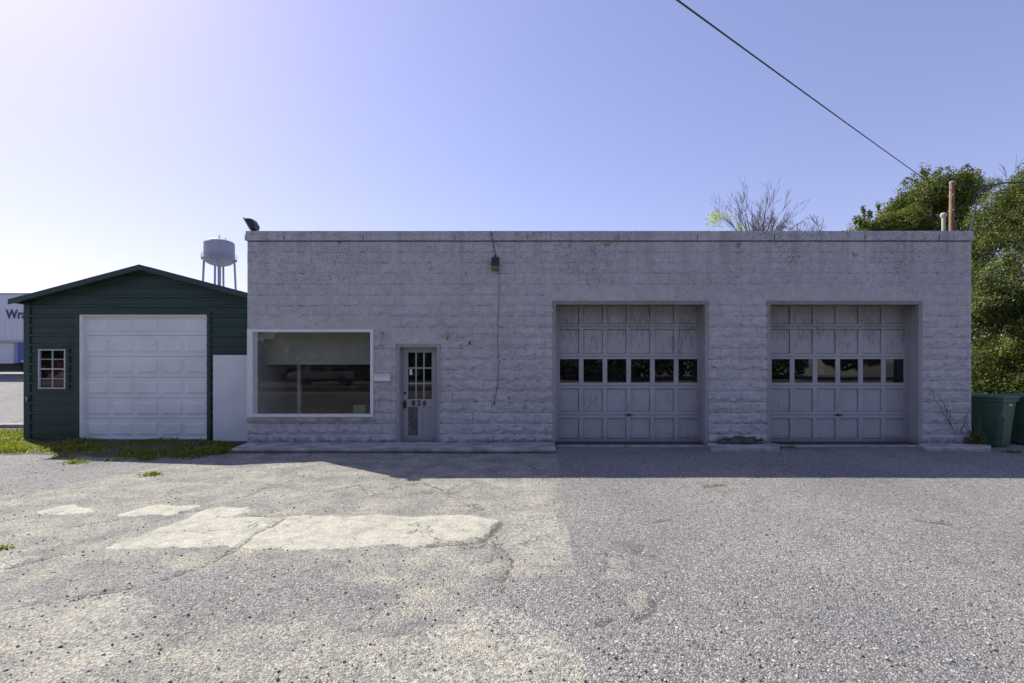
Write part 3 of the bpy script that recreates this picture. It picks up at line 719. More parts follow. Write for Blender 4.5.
siding(sx0, WX0, -.03, WZ1); siding(WX0, WX1, -.03, WZ0); siding(WX1, DX0, -.03, WZ1)
siding(sx0, DX0, WZ1, DZ1); siding(DX1, sx1, -.03, DZ1)
siding(sx0, sx1, DZ1, zpk-.08, True)
sd_.build('front_siding', MGREEN, shed)
SB = SY+6.0; bk = MB()
bk.box(sx0, sx0+.05, SY+.03, SB, -.05, zev-.02); bk.box(sx1-.05, sx1, SY+.03, SB, -.05, zev-.02)
bk.prism([(sx0, -.05), (sx1, -.05), (sx1, zev-.02), (spx, zpk-.08), (sx0, zev-.02)], SB, SB+.05)
bk.build('shell_wall', MGREEN, shed)
box('floor', MCONC, shed, sx0+.06, sx1-.06, SY+.03, SB-.01, -.06, .02)
yf, yb = SY-.28, SB+.3
rfm = MB(); exl, exr = spx-X(8.5, 11.98), sx1-spx+.03
for sgn in (-1, 1):
    ex = exl if sgn < 0 else exr
    pts = [(spx, zpk), (spx+sgn*ex, zpk-ex*slope), (spx+sgn*ex, zpk-ex*slope-.05), (spx, zpk-.05)]
    if sgn > 0: pts = pts[::-1]
    rfm.prism(pts, yf+.02, yb)
roof = rfm.build('roof', MGREEN, shed)
rk_ = MB()
for sgn in (-1, 1):
    ex = (exl if sgn < 0 else exr)-(.02 if sgn > 0 else 0)
    q = [(spx, zpk+.022), (spx+sgn*(ex+.02), zpk-(ex+.02)*slope+.022), (spx+sgn*(ex+.02), zpk-(ex+.02)*slope-.10), (spx, zpk-.10)]
    if sgn > 0: q = q[::-1]
    rk_.prism(q, yf-.01, yf+.018)
    k = 0
rk_.build('rake_trim', MGTRIM, roof)
rb_ = MB(); yy = yf+.3
while yy < yb-.1:
    for sgn in (-1, 1):
        ex = exl if sgn < 0 else exr
        q = [(spx, zpk+.025), (spx+sgn*ex, zpk-ex*slope+.025), (spx+sgn*ex, zpk-ex*slope+.001), (spx, zpk+.001)]
        if sgn > 0: q = q[::-1]
        rb_.prism(q, yy, yy+.04)
    yy += .3
rb_.build('roof_rib', MGREEN, roof)
# eave end return under the left overhang
MB().box(spx-exl+.01, sx0-.001, yf+.02, yb, zpk-exl*slope-.07, zpk-exl*slope-.053).build('soffit', MGTRIM, roof)
tr_ = MB(); tr_.box(sx0-.03, sx0+.12, SY-.035, SY+.02, -.05, zev-.07); tr_.box(sx1-.12, sx1+.03, SY-.035, SY+.02, -.05, zev-.07)
tr_.box(DX0-.09, DX0, SY-.032, SY+.03, -.04, DZ1+.08); tr_.box(DX1, DX1+.09, SY-.032, SY+.03, -.04, DZ1+.08); tr_.box(DX0, DX1, SY-.03, SY+.03, DZ1, DZ1+.078)
tr_.build('corner_trim', MGTRIM, shed, bevel=.006)
# overhead door
dm = MB(); DY = SY+.10; ht = DZ1/6
lstrip = .075
dm2 = MB(); dm2.box(DX0, DX0+lstrip, SY-.01, DY+.02, 0, DZ1-.002); dm2.box(DX1-.025, DX1, SY-.008, DY+.02, 0, DZ1-.002); dm2.box(DX0+lstrip, DX1-.025, SY-.006, DY+.02, DZ1-.035, DZ1-.003)
dw0, dw1 = DX0+lstrip, DX1-.025; pw = (dw1-dw0)/5
for i in range(6):
    z0, z1 = i*ht+.006, (i+1)*ht-.006
    dm.box(dw0, dw1, DY, DY+.04, z0, z1)
    for k in range(5):
        xa, xb = dw0+k*pw+.055, dw0+(k+1)*pw-.055; za, zb = z0+.10, z1-.10
        # embossed raised panel: sloping shoulders
        dm.add([(xa, DY-.002, za), (xb, DY-.002, za), (xb, DY-.002, zb), (xa, DY-.002, zb), (xa+.03, DY-.016, za+.03), (xb-.03, DY-.016, za+.03), (xb-.03, DY-.016, zb-.03), (xa+.03, DY-.016, zb-.03)],
               [(4, 5, 6, 7), (0, 1, 5, 4), (1, 2, 6, 5), (2, 3, 7, 6), (3, 0, 4, 7)])
        for (p0, p1, p2, p3) in ((xa-.014, xb+.014, za-.014, za-.004), (xa-.014, xb+.014, zb+.004, zb+.014)):
            dm.box(p0, p1, DY-.006, DY-.001, p2, p3)
    dm.box(dw0, dw1, DY+.028, DY+.038, z1, z1+.012)
gd = dm.build('roll_up_door', MWMET, shed)
dm2.build('door_frame', MWMET, gd, bevel=.004)
# window 2 x 4 panes
wf = MB(); cw_ = (WX1-WX0); fw = .026
wf.box(WX0-.01, WX0+fw, SY-.045, SY+.03, WZ0-.01, WZ1+.01); wf.box(WX1-fw, WX1+.01, SY-.045, SY+.03, WZ0-.01, WZ1+.01)
wf.box(WX0+fw, WX1-fw, SY-.042, SY+.03, WZ1-fw, WZ1+.007); wf.box(WX0+fw, WX1-fw, SY-.042, SY+.03, WZ0-.007, WZ0+fw)
wm = (WX0+WX1)/2; wf.box(wm-.010, wm+.010, SY-.03, SY+.01, WZ0+fw, WZ1-fw)
for k in (1, 2, 3):
    zz = WZ0+(WZ1-WZ0)*k/4; t_ = .018 if k == 2 else .009; wf.box(WX0+fw, WX1-fw, SY-.033, SY+.012, zz-t_, zz+t_)
wn = wf.build('window', simple('faded_window_frame', (.52, .50, .50), .5, .15, 8), shed, bevel=.003)
box('glass', MGL2, wn, WX0+fw-.002, WX1-fw+.002, SY-.006, SY, WZ0+fw-.002, WZ1-fw+.002)
sh = MB(); sh.box(WX1+.012, WX1+.09, SY-.03, SY-.003, WZ0-.03, WZ1+.03); sh.build('window_trim', MBLK, shed)
lt = MB(); lt.tube([(S(28.5), SY-.05, SZ(397)), (S(29.3), SY-.06, SZ(399)), (S(28.8), SY-.05, SZ(401.5))], .02, 6); lt.build('latch', MSILV, shed)
tag(box('cardboard_box', MRED, None, wm-.02, WX1+.25, SY+.03, SY+.40, 1.0, SZ(358), .01), 'upper red carton seen through the right half of the green shed window', 'carton')
tag(box('cardboard_box', MRED, None, WX0-.2, wm-.06, SY+.03, SY+.40, .8, SZ(378), .01), 'lower red carton seen through the left half of the green shed window', 'carton')
tag(box('storage_shelf', MTAN, None, WX0-.3, WX1+.35, SY+.08, SY+.5, .021, .798, .01), 'low timber shelf unit inside the green shed below its window', 'shelf')
# white board
bm_ = MB(); bx0, bx1 = X(213, 12.1), X(250, 12.12)
bm_.box(bx0, bx1, 12.10, 12.118, -.02, Z(355, 12.1))
tag(bm_.build('white_panel', MWPLY, bevel=.004), 'plain white sheet standing against the green shed beside the block building', 'panel')
structure(MB().slab([(-30, 14.2), (-11.9, 14.55), (-11.9, 14.75), (-30, 14.4)], -.1, .10).build('kerb', MCONC))

# ------------------------------------------------------------------ semi trailer in the far lot
TY = 26.5; TX = lambda p: X(p, TY); TZ = lambda p: Z(p, TY)
tg = TZ(375)
tz = thing('semi_trailer', (-24, TY, tg), 'white box trailer with navy lettering and blue lower panels parked beyond the green shed', 'trailer')
tx0, tx1 = -34.5, -20.5
tb = MB(); tb.box(tx0, tx1, TY, TY+2.5, TZ(341), TZ(294.5))
for k in range(46): tb.box(tx0+.15+k*.3, tx0+.18+k*.3, TY-.008, TY+.01, TZ(340), TZ(297))
tb.build('box_body', MTRA, tz)
tl = MB(); tl.box(tx0, tx1, TY-.02, TY+2.52, TZ(294.6), TZ(293)); tl.box(tx0, tx1, TY-.03, TY+.02, TZ(342.3), TZ(340)); tl.build('rail', MSILV, tz)
box('side_skirt', MTRA, tz, tx0+1, TX(13), TY+.05, TY+.12, TZ(363.5), TZ(343))
box('blue_panel', MBLUE, tz, TX(17.5), tx1-.5, TY-.01, TY+.10, TZ(363), TZ(342.5))
box('blue_panel', simple('pale_blue_paint', (.25, .30, .45), .4, .1, 1), tz, TX(13.2), TX(17.4), TY+.02, TY+.11, TZ(363), TZ(343))
box('small_plate', MTRA, tz, TX(21.5), TX(24), TY-.03, TY-.012, TZ(362), TZ(360.3))
box('chassis', MBLK, tz, tx0+.5, tx1-.2, TY+.3, TY+2.2, TZ(367), TZ(342.5))
for wxp in (-33, -31.8, -25.2, -24.0):
    wl = MB().lathe((0, 0, 0), [(.2, 0), (.47, .02), (.5, .06), (.5, .24), (.47, .28), (.2, .3)], 20); wl.v = [(wxp+a_, TY+.2+c_, tg+.5+b_) for a_, b_, c_ in wl.v]
    wl.build('wheel', MRUB, tz)
box('under_rail', MBLK, tz, tx0+.6, tx1-.4, TY+.35, TY+.45, tg+.15, TZ(366.9))
lt_ = text_mesh('lettering', 'Wra', .66, .008, MNAVY, tz, TX(6.2), TY-.02, TZ(318.5), .012); lt_.scale.x = .86

# ------------------------------------------------------------------ water tower
WY = 120; wcx, wcz = X(219.3, WY), 0
wt = thing('water_tower', (wcx, WY, 0), 'pale blue water tower on tall legs rising behind the green shed', 'water tower')
rr = 3.25; zt_, zr_, zb_ = Z(243.5, WY), Z(259, WY), Z(266.5, WY)
tk = MB().lathe((wcx, WY, 0), [(.4, zb_)]+[(rr*math.sin(R(q)), zr_-(zr_-zb_)*math.cos(R(q))) for q in (12, 25, 40, 55, 70, 82)]+[(rr, zr_), (rr, zt_), (rr*.93, zt_+.35), (rr*.6, zt_+.8), (rr*.15, zt_+1.0)], 40)
tk.build('tank', MTANK, wt, smooth=False)
cw2 = MB().lathe((wcx, WY, 0), [(rr+.02, zr_-.25), (rr+.5, zr_-.25), (rr+.5, zr_-.08), (rr+.02, zr_-.08)], 40); cw2.build('catwalk', MTANK, wt)
rl = MB()
for hgt in (.5, 1.0):
    rl.tube([(wcx+(rr+.46)*math.cos(2*math.pi*k/32), WY+(rr+.46)*math.sin(2*math.pi*k/32), zr_+hgt) for k in range(33)], .025, 4)
for k in range(32):
    q = 2*math.pi*k/32; rl.tube([(wcx+(rr+.46)*math.cos(q), WY+(rr+.46)*math.sin(q), zr_-.1), (wcx+(rr+.46)*math.cos(q), WY+(rr+.46)*math.sin(q), zr_+1.0)], .02, 4)
rl.build('railing', MTANK, wt)
for k in range(4):
    q = R(15+90*k); q2 = q
    MB().tube([(wcx+(rr+1.0)*math.cos(q), WY+(rr+1.0)*math.sin(q), 0), (wcx+(rr-.05)*math.cos(q2), WY+(rr-.05)*math.sin(q2), zr_-.2)], .24, 10).build('leg', MTANK, wt)
MB().tube([(wcx, WY, 0), (wcx, WY, zb_+.2)], .38, 14).build('riser', MTANK, wt)
for zz in (8, 16):
    bc = MB()
    ps = []
    for k in range(4):
        q = R(15+90*k); r_ = rr+1.0-1.0*zz/zr_; ps.append((wcx+r_*math.cos(q), WY+r_*math.sin(q), zz))
    for k in range(4): bc.tube([ps[k], ps[(k+1) % 4]], .12, 6)
    bc.build('brace', MTANK, wt)
fin = MB().tube([(wcx, WY, zt_+.9), (wcx, WY, zt_+1.9)], .12, 6); fin.tube([(wcx+1.5, WY, zt_+.7), (wcx+1.5, WY, zt_+1.4)], .08, 6); fin.build('finial', MTANK, wt)

# ------------------------------------------------------------------ pole and cables
PYY = 20.5
pole = thing('utility_pole', (X(951, PYY), PYY, 0), 'brown wooden utility pole standing behind the right end of the roof', 'pole')
xp = X(951, PYY); pz = Z(183, PYY)
MB().tube([(xp-.05, PYY, 0), (xp, PYY, pz*.5), (xp+.04, PYY, pz)], [.115, .10, .088], 14).build('shaft', MWOOD, pole)
pc = MB(); pc.lathe((xp+.04, PYY, pz), [(.092, 0), (.092, .05), (.06, .08)], 14); pc.build('cap', MSILV, pole)
bo = MB()
for q in (.5, 1.1, 2.0): bo.tube([(xp, PYY-.14, pz-q), (xp, PYY+.14, pz-q)], .018, 6)
bo.build('bolt', MSILV, pole)
vc = MB().lathe((X(943.5, 12.9), 12.9, Z(217, 12.9)), [(.04, -.02), (.065, .0), (.075, .06), (.05, .10), (.01, .11)], 14).build('vent_cap', MVENT, rf)
def sag(a, b, s, n=24):
    a, b = Vector(a), Vector(b); return [a.lerp(b, t)+Vector((0, 0, -s*4*t*(1-t))) for t in [i/n for i in range(n+1)]]
near = Vector((X(685, 9), 9, Z(0, 9))); far = Vector((X(936, 27), 27, Z(187, 27)))
ext = near+(near-far)*1.0
tag(MB().tube(sag(ext, far, .10, 40), .017, 6).build('power_line', MBLK), 'single black power line crossing the sky down towards the trees on the right', 'cable')
pb = thing('utility_pole', (ext.x, ext.y, 0), 'tall wooden pole across the road behind the viewer carrying the power line', 'pole')
MB().tube([(ext.x, ext.y, 0), (ext.x, ext.y, ext.z+.4)], [.2, .15], 12).build('shaft', MWOOD, pb)
CY = 14.5; cb2 = MB()
P3 = lambda p, q, Y=CY: (X(p, Y), Y, Z(q, Y))
cb2.tube([P3(1075, 176), P3(1024, 182), P3(1003, 183), P3(988, 186), P3(981, 189.5), P3(975, 195), P3(973.5, 204, 15)], .022, 6)
cb2.tube([P3(988, 186.2), P3(981, 191.5), P3(977, 199), P3(976, 206), P3(974, 216), P3(971.5, 226, 13), P3(969.5, 236, 12.2)], .018, 6)
tag(cb2.build('service_cable', MBLK), 'black service cable looping from the right down to the roof corner', 'cable')
tag(MB().tube(sag((xp+.04, PYY, pz-.1), (X(1120, 24), 24, Z(180, 24)), .15), .012, 5).build('pole_wire', MBLK), 'thin wire leaving the top of the wooden pole to the right', 'cable')

# ------------------------------------------------------------------ wheeled bins
def bin_(mat, loc, rz, label):
    t = thing('wheeled_bin', (0, 0, 0), label, 'bin', 'green wheeled bins')
    m = MB(); w0, w1, d0, d1, h = .26, .335, .28, .385, 1.08
    def lerp_(q): return w0+(w1-w0)*q, d0+(d1-d0)*q
    lv = [0, .03, .30, .52, .56, .86, .90, 1]; vs = []; n = 4
    for q in lv:
        a_, b_ = lerp_(q)
        ch = .05
        vs += [(-a_+ch, -b_, .05+h*q), (a_-ch, -b_, .05+h*q), (a_, -b_+ch, .05+h*q), (a_, b_-ch, .05+h*q), (a_-ch, b_, .05+h*q), (-a_+ch, b_, .05+h*q), (-a_, b_-ch, .05+h*q), (-a_, -b_+ch, .05+h*q)]
    m.add(vs, [(i*8+k, i*8+(k+1) % 8, (i+1)*8+(k+1) % 8, (i+1)*8+k) for i in range(len(lv)-1) for k in range(8)]+[tuple(range(7, -1, -1)), tuple((len(lv)-1)*8+k for k in range(8))])
    # stepped ribs moulded into the side and front
    def plate(q0, q1, u0, u1, out, side):
        for (qa, qb) in ((q0, q1),):
            a0, b0 = lerp_(qa); a1, b1 = lerp_(qb)
            if side == 'f':
                P = [(a0*u0, -b0-out), (a0*u1, -b0-out), (a1*u1, -b1-out), (a1*u0, -b1-out)]
                vs2 = [(P[0][0], P[0][1], .05+h*qa), (P[1][0], P[1][1], .05+h*qa), (P[2][0], P[2][1], .05+h*qb), (P[3][0], P[3][1], .05+h*qb)]
                vs2 += [(x_, y_+out+.02, z_) for x_, y_, z_ in vs2]
            else:
                s_ = -1 if side == 'l' else 1
                vs2 = [(s_*(a0+out), b0*u0, .05+h*qa), (s_*(a0+out), b0*u1, .05+h*qa), (s_*(a1+out), b1*u1, .05+h*qb), (s_*(a1+out), b1*u0, .05+h*qb)]
                vs2 += [(x_-s_*(out+.02), y_, z_) for x_, y_, z_ in vs2]
            m.add(vs2, [(0, 1, 2, 3), (7, 6, 5, 4), (0, 4, 5, 1), (1, 5, 6, 2), (2, 6, 7, 3), (3, 7, 4, 0)])
    for sd2 in 'lr':
        plate(.02, .48, -.2, .6, .022, sd2); plate(.48, .84, -.05, .72, .018, sd2)
    plate(.03, .62, -.7, .7, .018, 'f')
    m.build('body', mat, t, bevel=.008)
    rm = MB(); rm.box(-.355, .355, -.41, .40, 1.06, 1.135); rm.build('rim', mat, t, bevel=.012)
    ld = MB(); vs = []
    for (a_, b0_, b1_, z_) in ((.37, -.435, .42, 1.138), (.37, -.435, .42, 1.165), (.33, -.38, .36, 1.20), (.2, -.22, .2, 1.215)):
        vs += [(-a_, b0_, z_), (a_, b0_, z_), (a_, b1_, z_), (-a_, b1_, z_)]
    ld.add(vs, [(i*4+k, i*4+(k+1) % 4, (i+1)*4+(k+1) % 4, (i+1)*4+k) for i in range(3) for k in range(4)]+[(3, 2, 1, 0), (12, 13, 14, 15)])
    ld.build('lid', mat, t, bevel=.01)
    MB().tube([(-.24, .40, 1.04), (-.24, .50, 1.06), (.24, .50, 1.06), (.24, .40, 1.04)], .02, 8).build('handle', mat, t)
    for sgn in (-1, 1):
        wv = MB().lathe((0, 0, 0), [(.03, 0), (.12, .005), (.13, .02), (.13, .05), (.12, .065), (.03, .07)], 18); wv.v = [(sgn*.30+(c_-.035), .30+a_, .13+b_) for a_, b_, c_ in wv.v]; wv.build('wheel', MRUB, t)
    lb = MB(); lb.box(.3395, .349, -.20, .02, .99, 1.02); lb.build('sticker', MWH, t)
    lb2 = MB(); lb2.box(-.06, .06, -.395, -.378, .97, 1.0); lb2.build('sticker', MWH, t)
    t.location = loc; t.rotation_euler = (0, 0, R(rz)); return t
b1 = bin_(MBIN, (X(990, 11.85)+.02, 11.9, -.09), 24, 'green wheeled bin with flat lid standing directly against the block wall corner')
b2 = copy_tree(b1); b2.location = (X(1029, 12.0), 12.05, -.09); b2.rotation_euler = (0, 0, R(8)); b2['label'] = 'second green wheeled bin at the picture edge beside the first one'

# ------------------------------------------------------------------ trees
def crown_points(lobes, n, shell=.75):
    """leaf points spread through a set of ellipsoid lobes, denser near their skins"""
    L_ = np.array(lobes); vol = (L_[:, 3]*L_[:, 4]*L_[:, 5])**.75; pick = rng.choice(len(L_), n, p=vol/vol.sum())
    d = rng.normal(size=(n, 3)); d /= np.linalg.norm(d, axis=1)[:, None]
    r = np.where(rng.random(n) < shell, .80+.26*rng.random(n)**1.2, rng.random(n)**.5)
    P = L_[pick, :3]+d*L_[pick, 3:6]*r[:, None]
    return P, d, pick
def clumpy(P, f=1.3, thr=.36):
    a_ = fbm(P[:, 0]*f+P[:, 1]*.9*f, P[:, 2]*f+P[:, 1]*.4*f+50, 3); return a_ > thr
def limb_tree(mb, base, tips, r0, mid=.45):
    for tp in tips:
        b_ = Vector(base); tpv = Vector(tp); m1 = b_.lerp(tpv, mid); m1.x = b_.x+(tpv.x-b_.x)*.25; m1.y = b_.y+(tpv.y-b_.y)*.25
        mb.tube([b_, m1, b_.lerp(tpv, .75)+Vector((random.uniform(-.2, .2), random.uniform(-.2, .2), 0)), tpv], [r0, r0*.7, r0*.4, r0*.12], 6)
def lobes_around(outline, Y, depth, rmin, rmax, n, ztop_only=None, tuft=0):
    """lobes filling an outline given as (px, py top) at distance Y"""
    out = []; xs = [q[0] for q in outline]; ts = [q[1] for q in outline]
    for i in range(n):
        q = random.uniform(xs[0], xs[-1]); t_ = float(np.interp(q, xs, ts)); r_ = random.uniform(rmin, rmax)
        Yq = Y+random.uniform(-1, 1)*depth
        t_ = max(t_, *(float(np.interp(q+s_*r_*F/Y*1.15, xs, ts, left=400, right=(400 if xs[-1] < 1020 else t_))) for s_ in (-1, 1))); zt2 = Z(t_, Y)-r_*.9; zl_ = .6 if ztop_only is None else ztop_only; zt2 = max(zt2, zl_+.3); zc = zt2 if random.random() < .4 else random.uniform(zl_, zt2)
        out.append((X(q, Y)*1.0, Yq, zc, r_*random.uniform(.85, 1.25), r_*random.uniform(.85, 1.2), r_*random.uniform(.7, 1.0)))
    if tuft:
        for i in range(tuft):
            q = random.uniform(xs[0]+3, xs[-1]); t_ = float(np.interp(q, xs, ts)); r_ = random.uniform(.10, .30)*rmax
            out.append((X(q, Y), Y+random.uniform(-.5, .3)*depth, Z(t_+random.uniform(-3, 12), Y), r_*.8, r_*.8, r_*random.uniform(1, 1.9)))
    return out
def leafy(name, outline, Y, depth, rmin, rmax, nl, nleaf, size, mat, label, group, zlow=None, bk_=MBARK, thr=.36, trunk=.3, cf=1.1, tuft=0):
    lob = lobes_around(outline, Y, depth, rmin, rmax, nl, zlow, tuft)
    cx = sum(l[0] for l in lob)/len(lob)
    t = thing(name, (cx, Y, gz1(cx, Y)), label, 'tree', group)
    P, d, pk = crown_points(lob, nleaf); P = P+d*((fbm(P[:, 0]*1.5+P[:, 1], P[:, 2]*1.5-P[:, 1]*.7, 3)-.45)*rmax*.8)[:, None]; k = clumpy(P, cf, thr) & (P[:, 2] > .15); P, d, pk = P[k], d[k], pk[k]
    tone = rng.random(len(lob))[pk]*.55+.2
    leaves('crown', P, size, mat, t, d, tone=tone)
    tm = MB(); limb_tree(tm, (cx, Y, 0), [(l[0], l[1], l[2]) for l in lob[:6]], trunk); tm.build('trunk', bk_, t)
    return t
leafy('evergreen_tree', [(852, 232), (859, 216), (868, 208), (876, 210), (882, 222), (887, 214), (896, 196), (910, 184), (920, 175), (930, 171), (940, 178), (950, 181), (958, 175), (966, 182), (972, 198), (977, 216), (982, 240)], 25.5, 1.5, .35, .8, 190, 200000, .095, MLF1,
      'dense rounded evergreen tree rising behind the roof and the wooden pole', 'trees behind the building', 4.5, thr=.36, cf=1.2, tuft=110)
leafy('evergreen_tree', [(985, 262), (990, 236), (998, 214), (1006, 197), (1015, 180), (1026, 166), (1045, 160), (1070, 156), (1110, 165), (1140, 200)], 17.5, 1.6, .32, .7, 340, 280000, .072, MLF2,
      'tall evergreen tree cut by the right edge of the picture above the bins', 'trees behind the building', .3, thr=.36, cf=1.3, tuft=90)
leafy('ivy_shrub', [(966, 300), (972, 252), (980, 236), (990, 262), (1005, 290), (1040, 280), (1075, 290)], 15.4, .8, .25, .6, 170, 150000, .07, MLF2,
      'leafy overgrown shrub filling the gap between the wall corner and the tall evergreen', 'trees behind the building', .25, thr=.36, cf=1.5, trunk=.06)
leafy('evergreen_shrub', [(950, 290), (970, 280), (985, 285), (1010, 278), (1040, 282), (1080, 280), (1120, 290)], 20.5, .9, .4, .9, 150, 110000, .12, MLF1, 'low dark evergreen growth behind the bins below the tall evergreen', 'trees behind the building', .3, thr=.2, trunk=.08)
def bare_tree(cx, Y, H, spread, lev, seed, label, z_split, r0=.16, trunks=5):
    rs = random.Random(seed); m = MB(); t = thing('bare_tree', (cx, Y, 0), label, 'tree', 'bare trees behind the building'); tw = MB()
    def br(p, d, ln, r_, k):
        pts = [p]; rad = [r_]; q = p.copy(); dd = d.copy(); n = 5
        for i in range(n):
            dd = (dd+Vector((rs.uniform(-.09, .09), rs.uniform(-.09, .09), rs.uniform(-.03, .07)))).normalized()
            q = q+dd*ln/n; pts.append(q.copy()); rad.append(max(r_*(1-.15*(i+1)), .008))
        (m if k >= lev-1 else tw).tube(pts, rad, 5 if k >= lev-1 else 3, cap=False)
        if k == 0: return
        for j in range(rs.choice((3, 4, 5)) if k > 1 else rs.choice((2, 3, 4))):
            i = rs.choice((1, 2, 2, 3, 3, 4, 4)); a_ = rs.uniform(.35, .8)
            ax = Vector((rs.gauss(0, 1), rs.gauss(0, 1), rs.gauss(.1, .4))).normalized()
            nd = (dd+ax*a_).normalized()
            br(pts[i], nd, ln*rs.uniform(.35, .62), max(rad[i]*.58, .010), k-1)
    m.tube([(cx, Y, 0), (cx+.1, Y, z_split)], [r0*1.5, r0*1.2], 8)
    for j in range(trunks):
        q = 2*math.pi*j/trunks+rs.uniform(-.4, .4); f_ = spread*rs.uniform(.25, 1)
        br(Vector((cx+.1, Y, z_split)), Vector((math.cos(q)*f_, math.sin(q)*f_*.8, 1)).normalized(), H*rs.uniform(.62, .85)*(1-.18*f_), r0*.5, lev)
    m.build('trunk', MBARKG, t); tw.build('twig', MBARKG, t)
    return t
bare_tree(X(757, 38), 38, 5.9, .85, 3, 5, 'bare branching tree spreading above the middle of the roof', 9.0, .13, 18)
bare_tree(X(808, 42), 42, 3.6, .8, 3, 11, 'smaller sparse bare tree above the roof right of the larger bare one', 10.6, .12, 8)
bare_tree(X(1012, 26), 26, 5.6, .6, 3, 23, 'bare twiggy tree top showing above the evergreens at the right edge', 6.0, .10, 7)
leafy('budding_tree', [(699, 226), (706, 214), (714, 207), (722, 206), (730, 212), (738, 222), (745, 229)], 36, .8, .18, .42, 60, 2600, .12, MLFY, 'small budding tree with pale yellow-green leaves left of the bare tree', 'trees behind the building', 8.5, thr=.40, tuft=40, bk_=MBARKG, trunk=.1)

# ------------------------------------------------------------------ grass and weeds
def blades(name, pts, h, mat, parent=None, lean=.45):
    n = len(pts); P = np.asarray(pts); hh = h*(.5+.9*rng.random(n)); q = rng.random(n)*2*np.pi
    sd3 = np.stack([np.cos(q), np.sin(q), np.zeros(n)], 1); l2 = rng.normal(size=(n, 3))*lean; l2[:, 2] = 1; l2 /= np.linalg.norm(l2, axis=1)[:, None]
    wd = (.006+.006*rng.random(n))[:, None]; mid = P+l2*hh[:, None]*.55; tip = P+l2*hh[:, None]+np.stack([l2[:, 0], l2[:, 1], -.3*np.ones(n)], 1)*hh[:, None]*.25
    V = np.stack([P-sd3*wd, P+sd3*wd, mid+sd3*wd*.8, tip, mid-sd3*wd*.8], 1).reshape(-1, 3)
    return np_obj(name, V, np.arange(5*n).reshape(-1, 5), mat, parent, {'rnd': np.repeat(rng.random(n), 5)})
gp = np.stack([rng.uniform(-17.5, -5.9, 150000), rng.uniform(9.6, 14.6, 150000)], 1)
inside = dist_poly(gp[:, 0], gp[:, 1], GRASS)+(fbm(gp[:, 0]*1.6, gp[:, 1]*1.6, 3)-.5)*1.0+(fbm(gp[:, 0]*6, gp[:, 1]*6, 2)-.5)*.5
den = sstep(-.15, .5, inside)*(.10+.75*sstep(.40, .56, fbm(gp[:, 0]*3, gp[:, 1]*3+7, 3)))
gp = gp[rng.random(len(gp)) < den]
g3 = np.column_stack([gp, ground_z(gp[:, 0], gp[:, 1])-.005])
hv = .35+1.5*sstep(.35, .75, fbm(gp[:, 0]*1.7+3, gp[:, 1]*1.7, 4))
gr = blades('grass', g3, (.05*hv), MGRASS); gr['kind'] = 'stuff'
def weed(pt, r_, n, h, label, zz=None):
    a_ = rng.normal(size=(n, 2))*r_; P = np.column_stack([pt[0]+a_[:, 0], pt[1]+a_[:, 1]*.8, np.full(n, zz if zz is not None else gz1(*pt)-.003)])
    o = blades('weed', P, h, MWEED, None, .8); tag(o, label, 'weed', 'weeds in the gravel')
weed(G(151, 475), .07, 110, .075, 'weed tuft growing in open gravel, nearest the viewer on the left side')
weed(G(146, 459.5), .09, 180, .08, 'weed tuft at the gravel edge in front of the roll-up door')
weed(G(76, 463), .10, 150, .07, 'thin weed tuft in gravel in front of the green shed window side')
weed(G(216, 453), .17, 420, .11, 'bright weed clump at the left end of the long concrete step')
weed(G(4, 549), .04, 40, .045, 'tiny weed tuft in a paving crack at the left picture edge')
weed((10.75, 11.0), .10, 160, .07, 'low weed tuft in front of the first green bin', -.08)
weed((X(788, 11.1), 11.15), .10, 120, .05, 'low dry weed beside the broken slab in front of the right garage door')
sp = thing('corner_shrub', (X(970), 11.25, .06), 'small leafy shrub at the foot of the wall corner beside the green bins', 'shrub')
lob = [(X(966), 11.28, .16, .13, .07, .10), (X(972), 11.26, .22, .12, .08, .15), (X(978, 11.3), 11.22, .14, .12, .08, .1)]
P, d, _ = crown_points(lob, 420, .6); leaves('foliage', P, .05, MLF2, sp, d)
sm_ = MB()
for k in range(9): sm_.tube([(X(970)+random.uniform(-.06, .06), 11.26, .06), (X(970)+random.uniform(-.3, .2), 11.27, random.uniform(.3, .75))], [.007, .003], 4)
sm_.build('stem', MBARK, sp)
vine = MB()
for (a_, b_) in (((952, 430), (925, 385)), ((948, 425), (944, 402)), ((946, 415), (936, 395)), ((958, 432), (968, 405))):
    s0 = Vector((X(a_[0]), D-.075, Z(a_[1]))); s1 = Vector((X(b_[0]), D-.075, Z(b_[1]))); pts = [s0.lerp(s1, t)+Vector((random.uniform(-.03, .03), 0, random.uniform(-.02, .02))) for t in [i/7 for i in range(8)]]
    vine.tube(pts, [.008-.0007*i for i in range(8)], 4)
tag(vine.build('dead_vine', MBARK), 'dry leafless vine stems clinging to the wall above the corner shrub', 'vine')

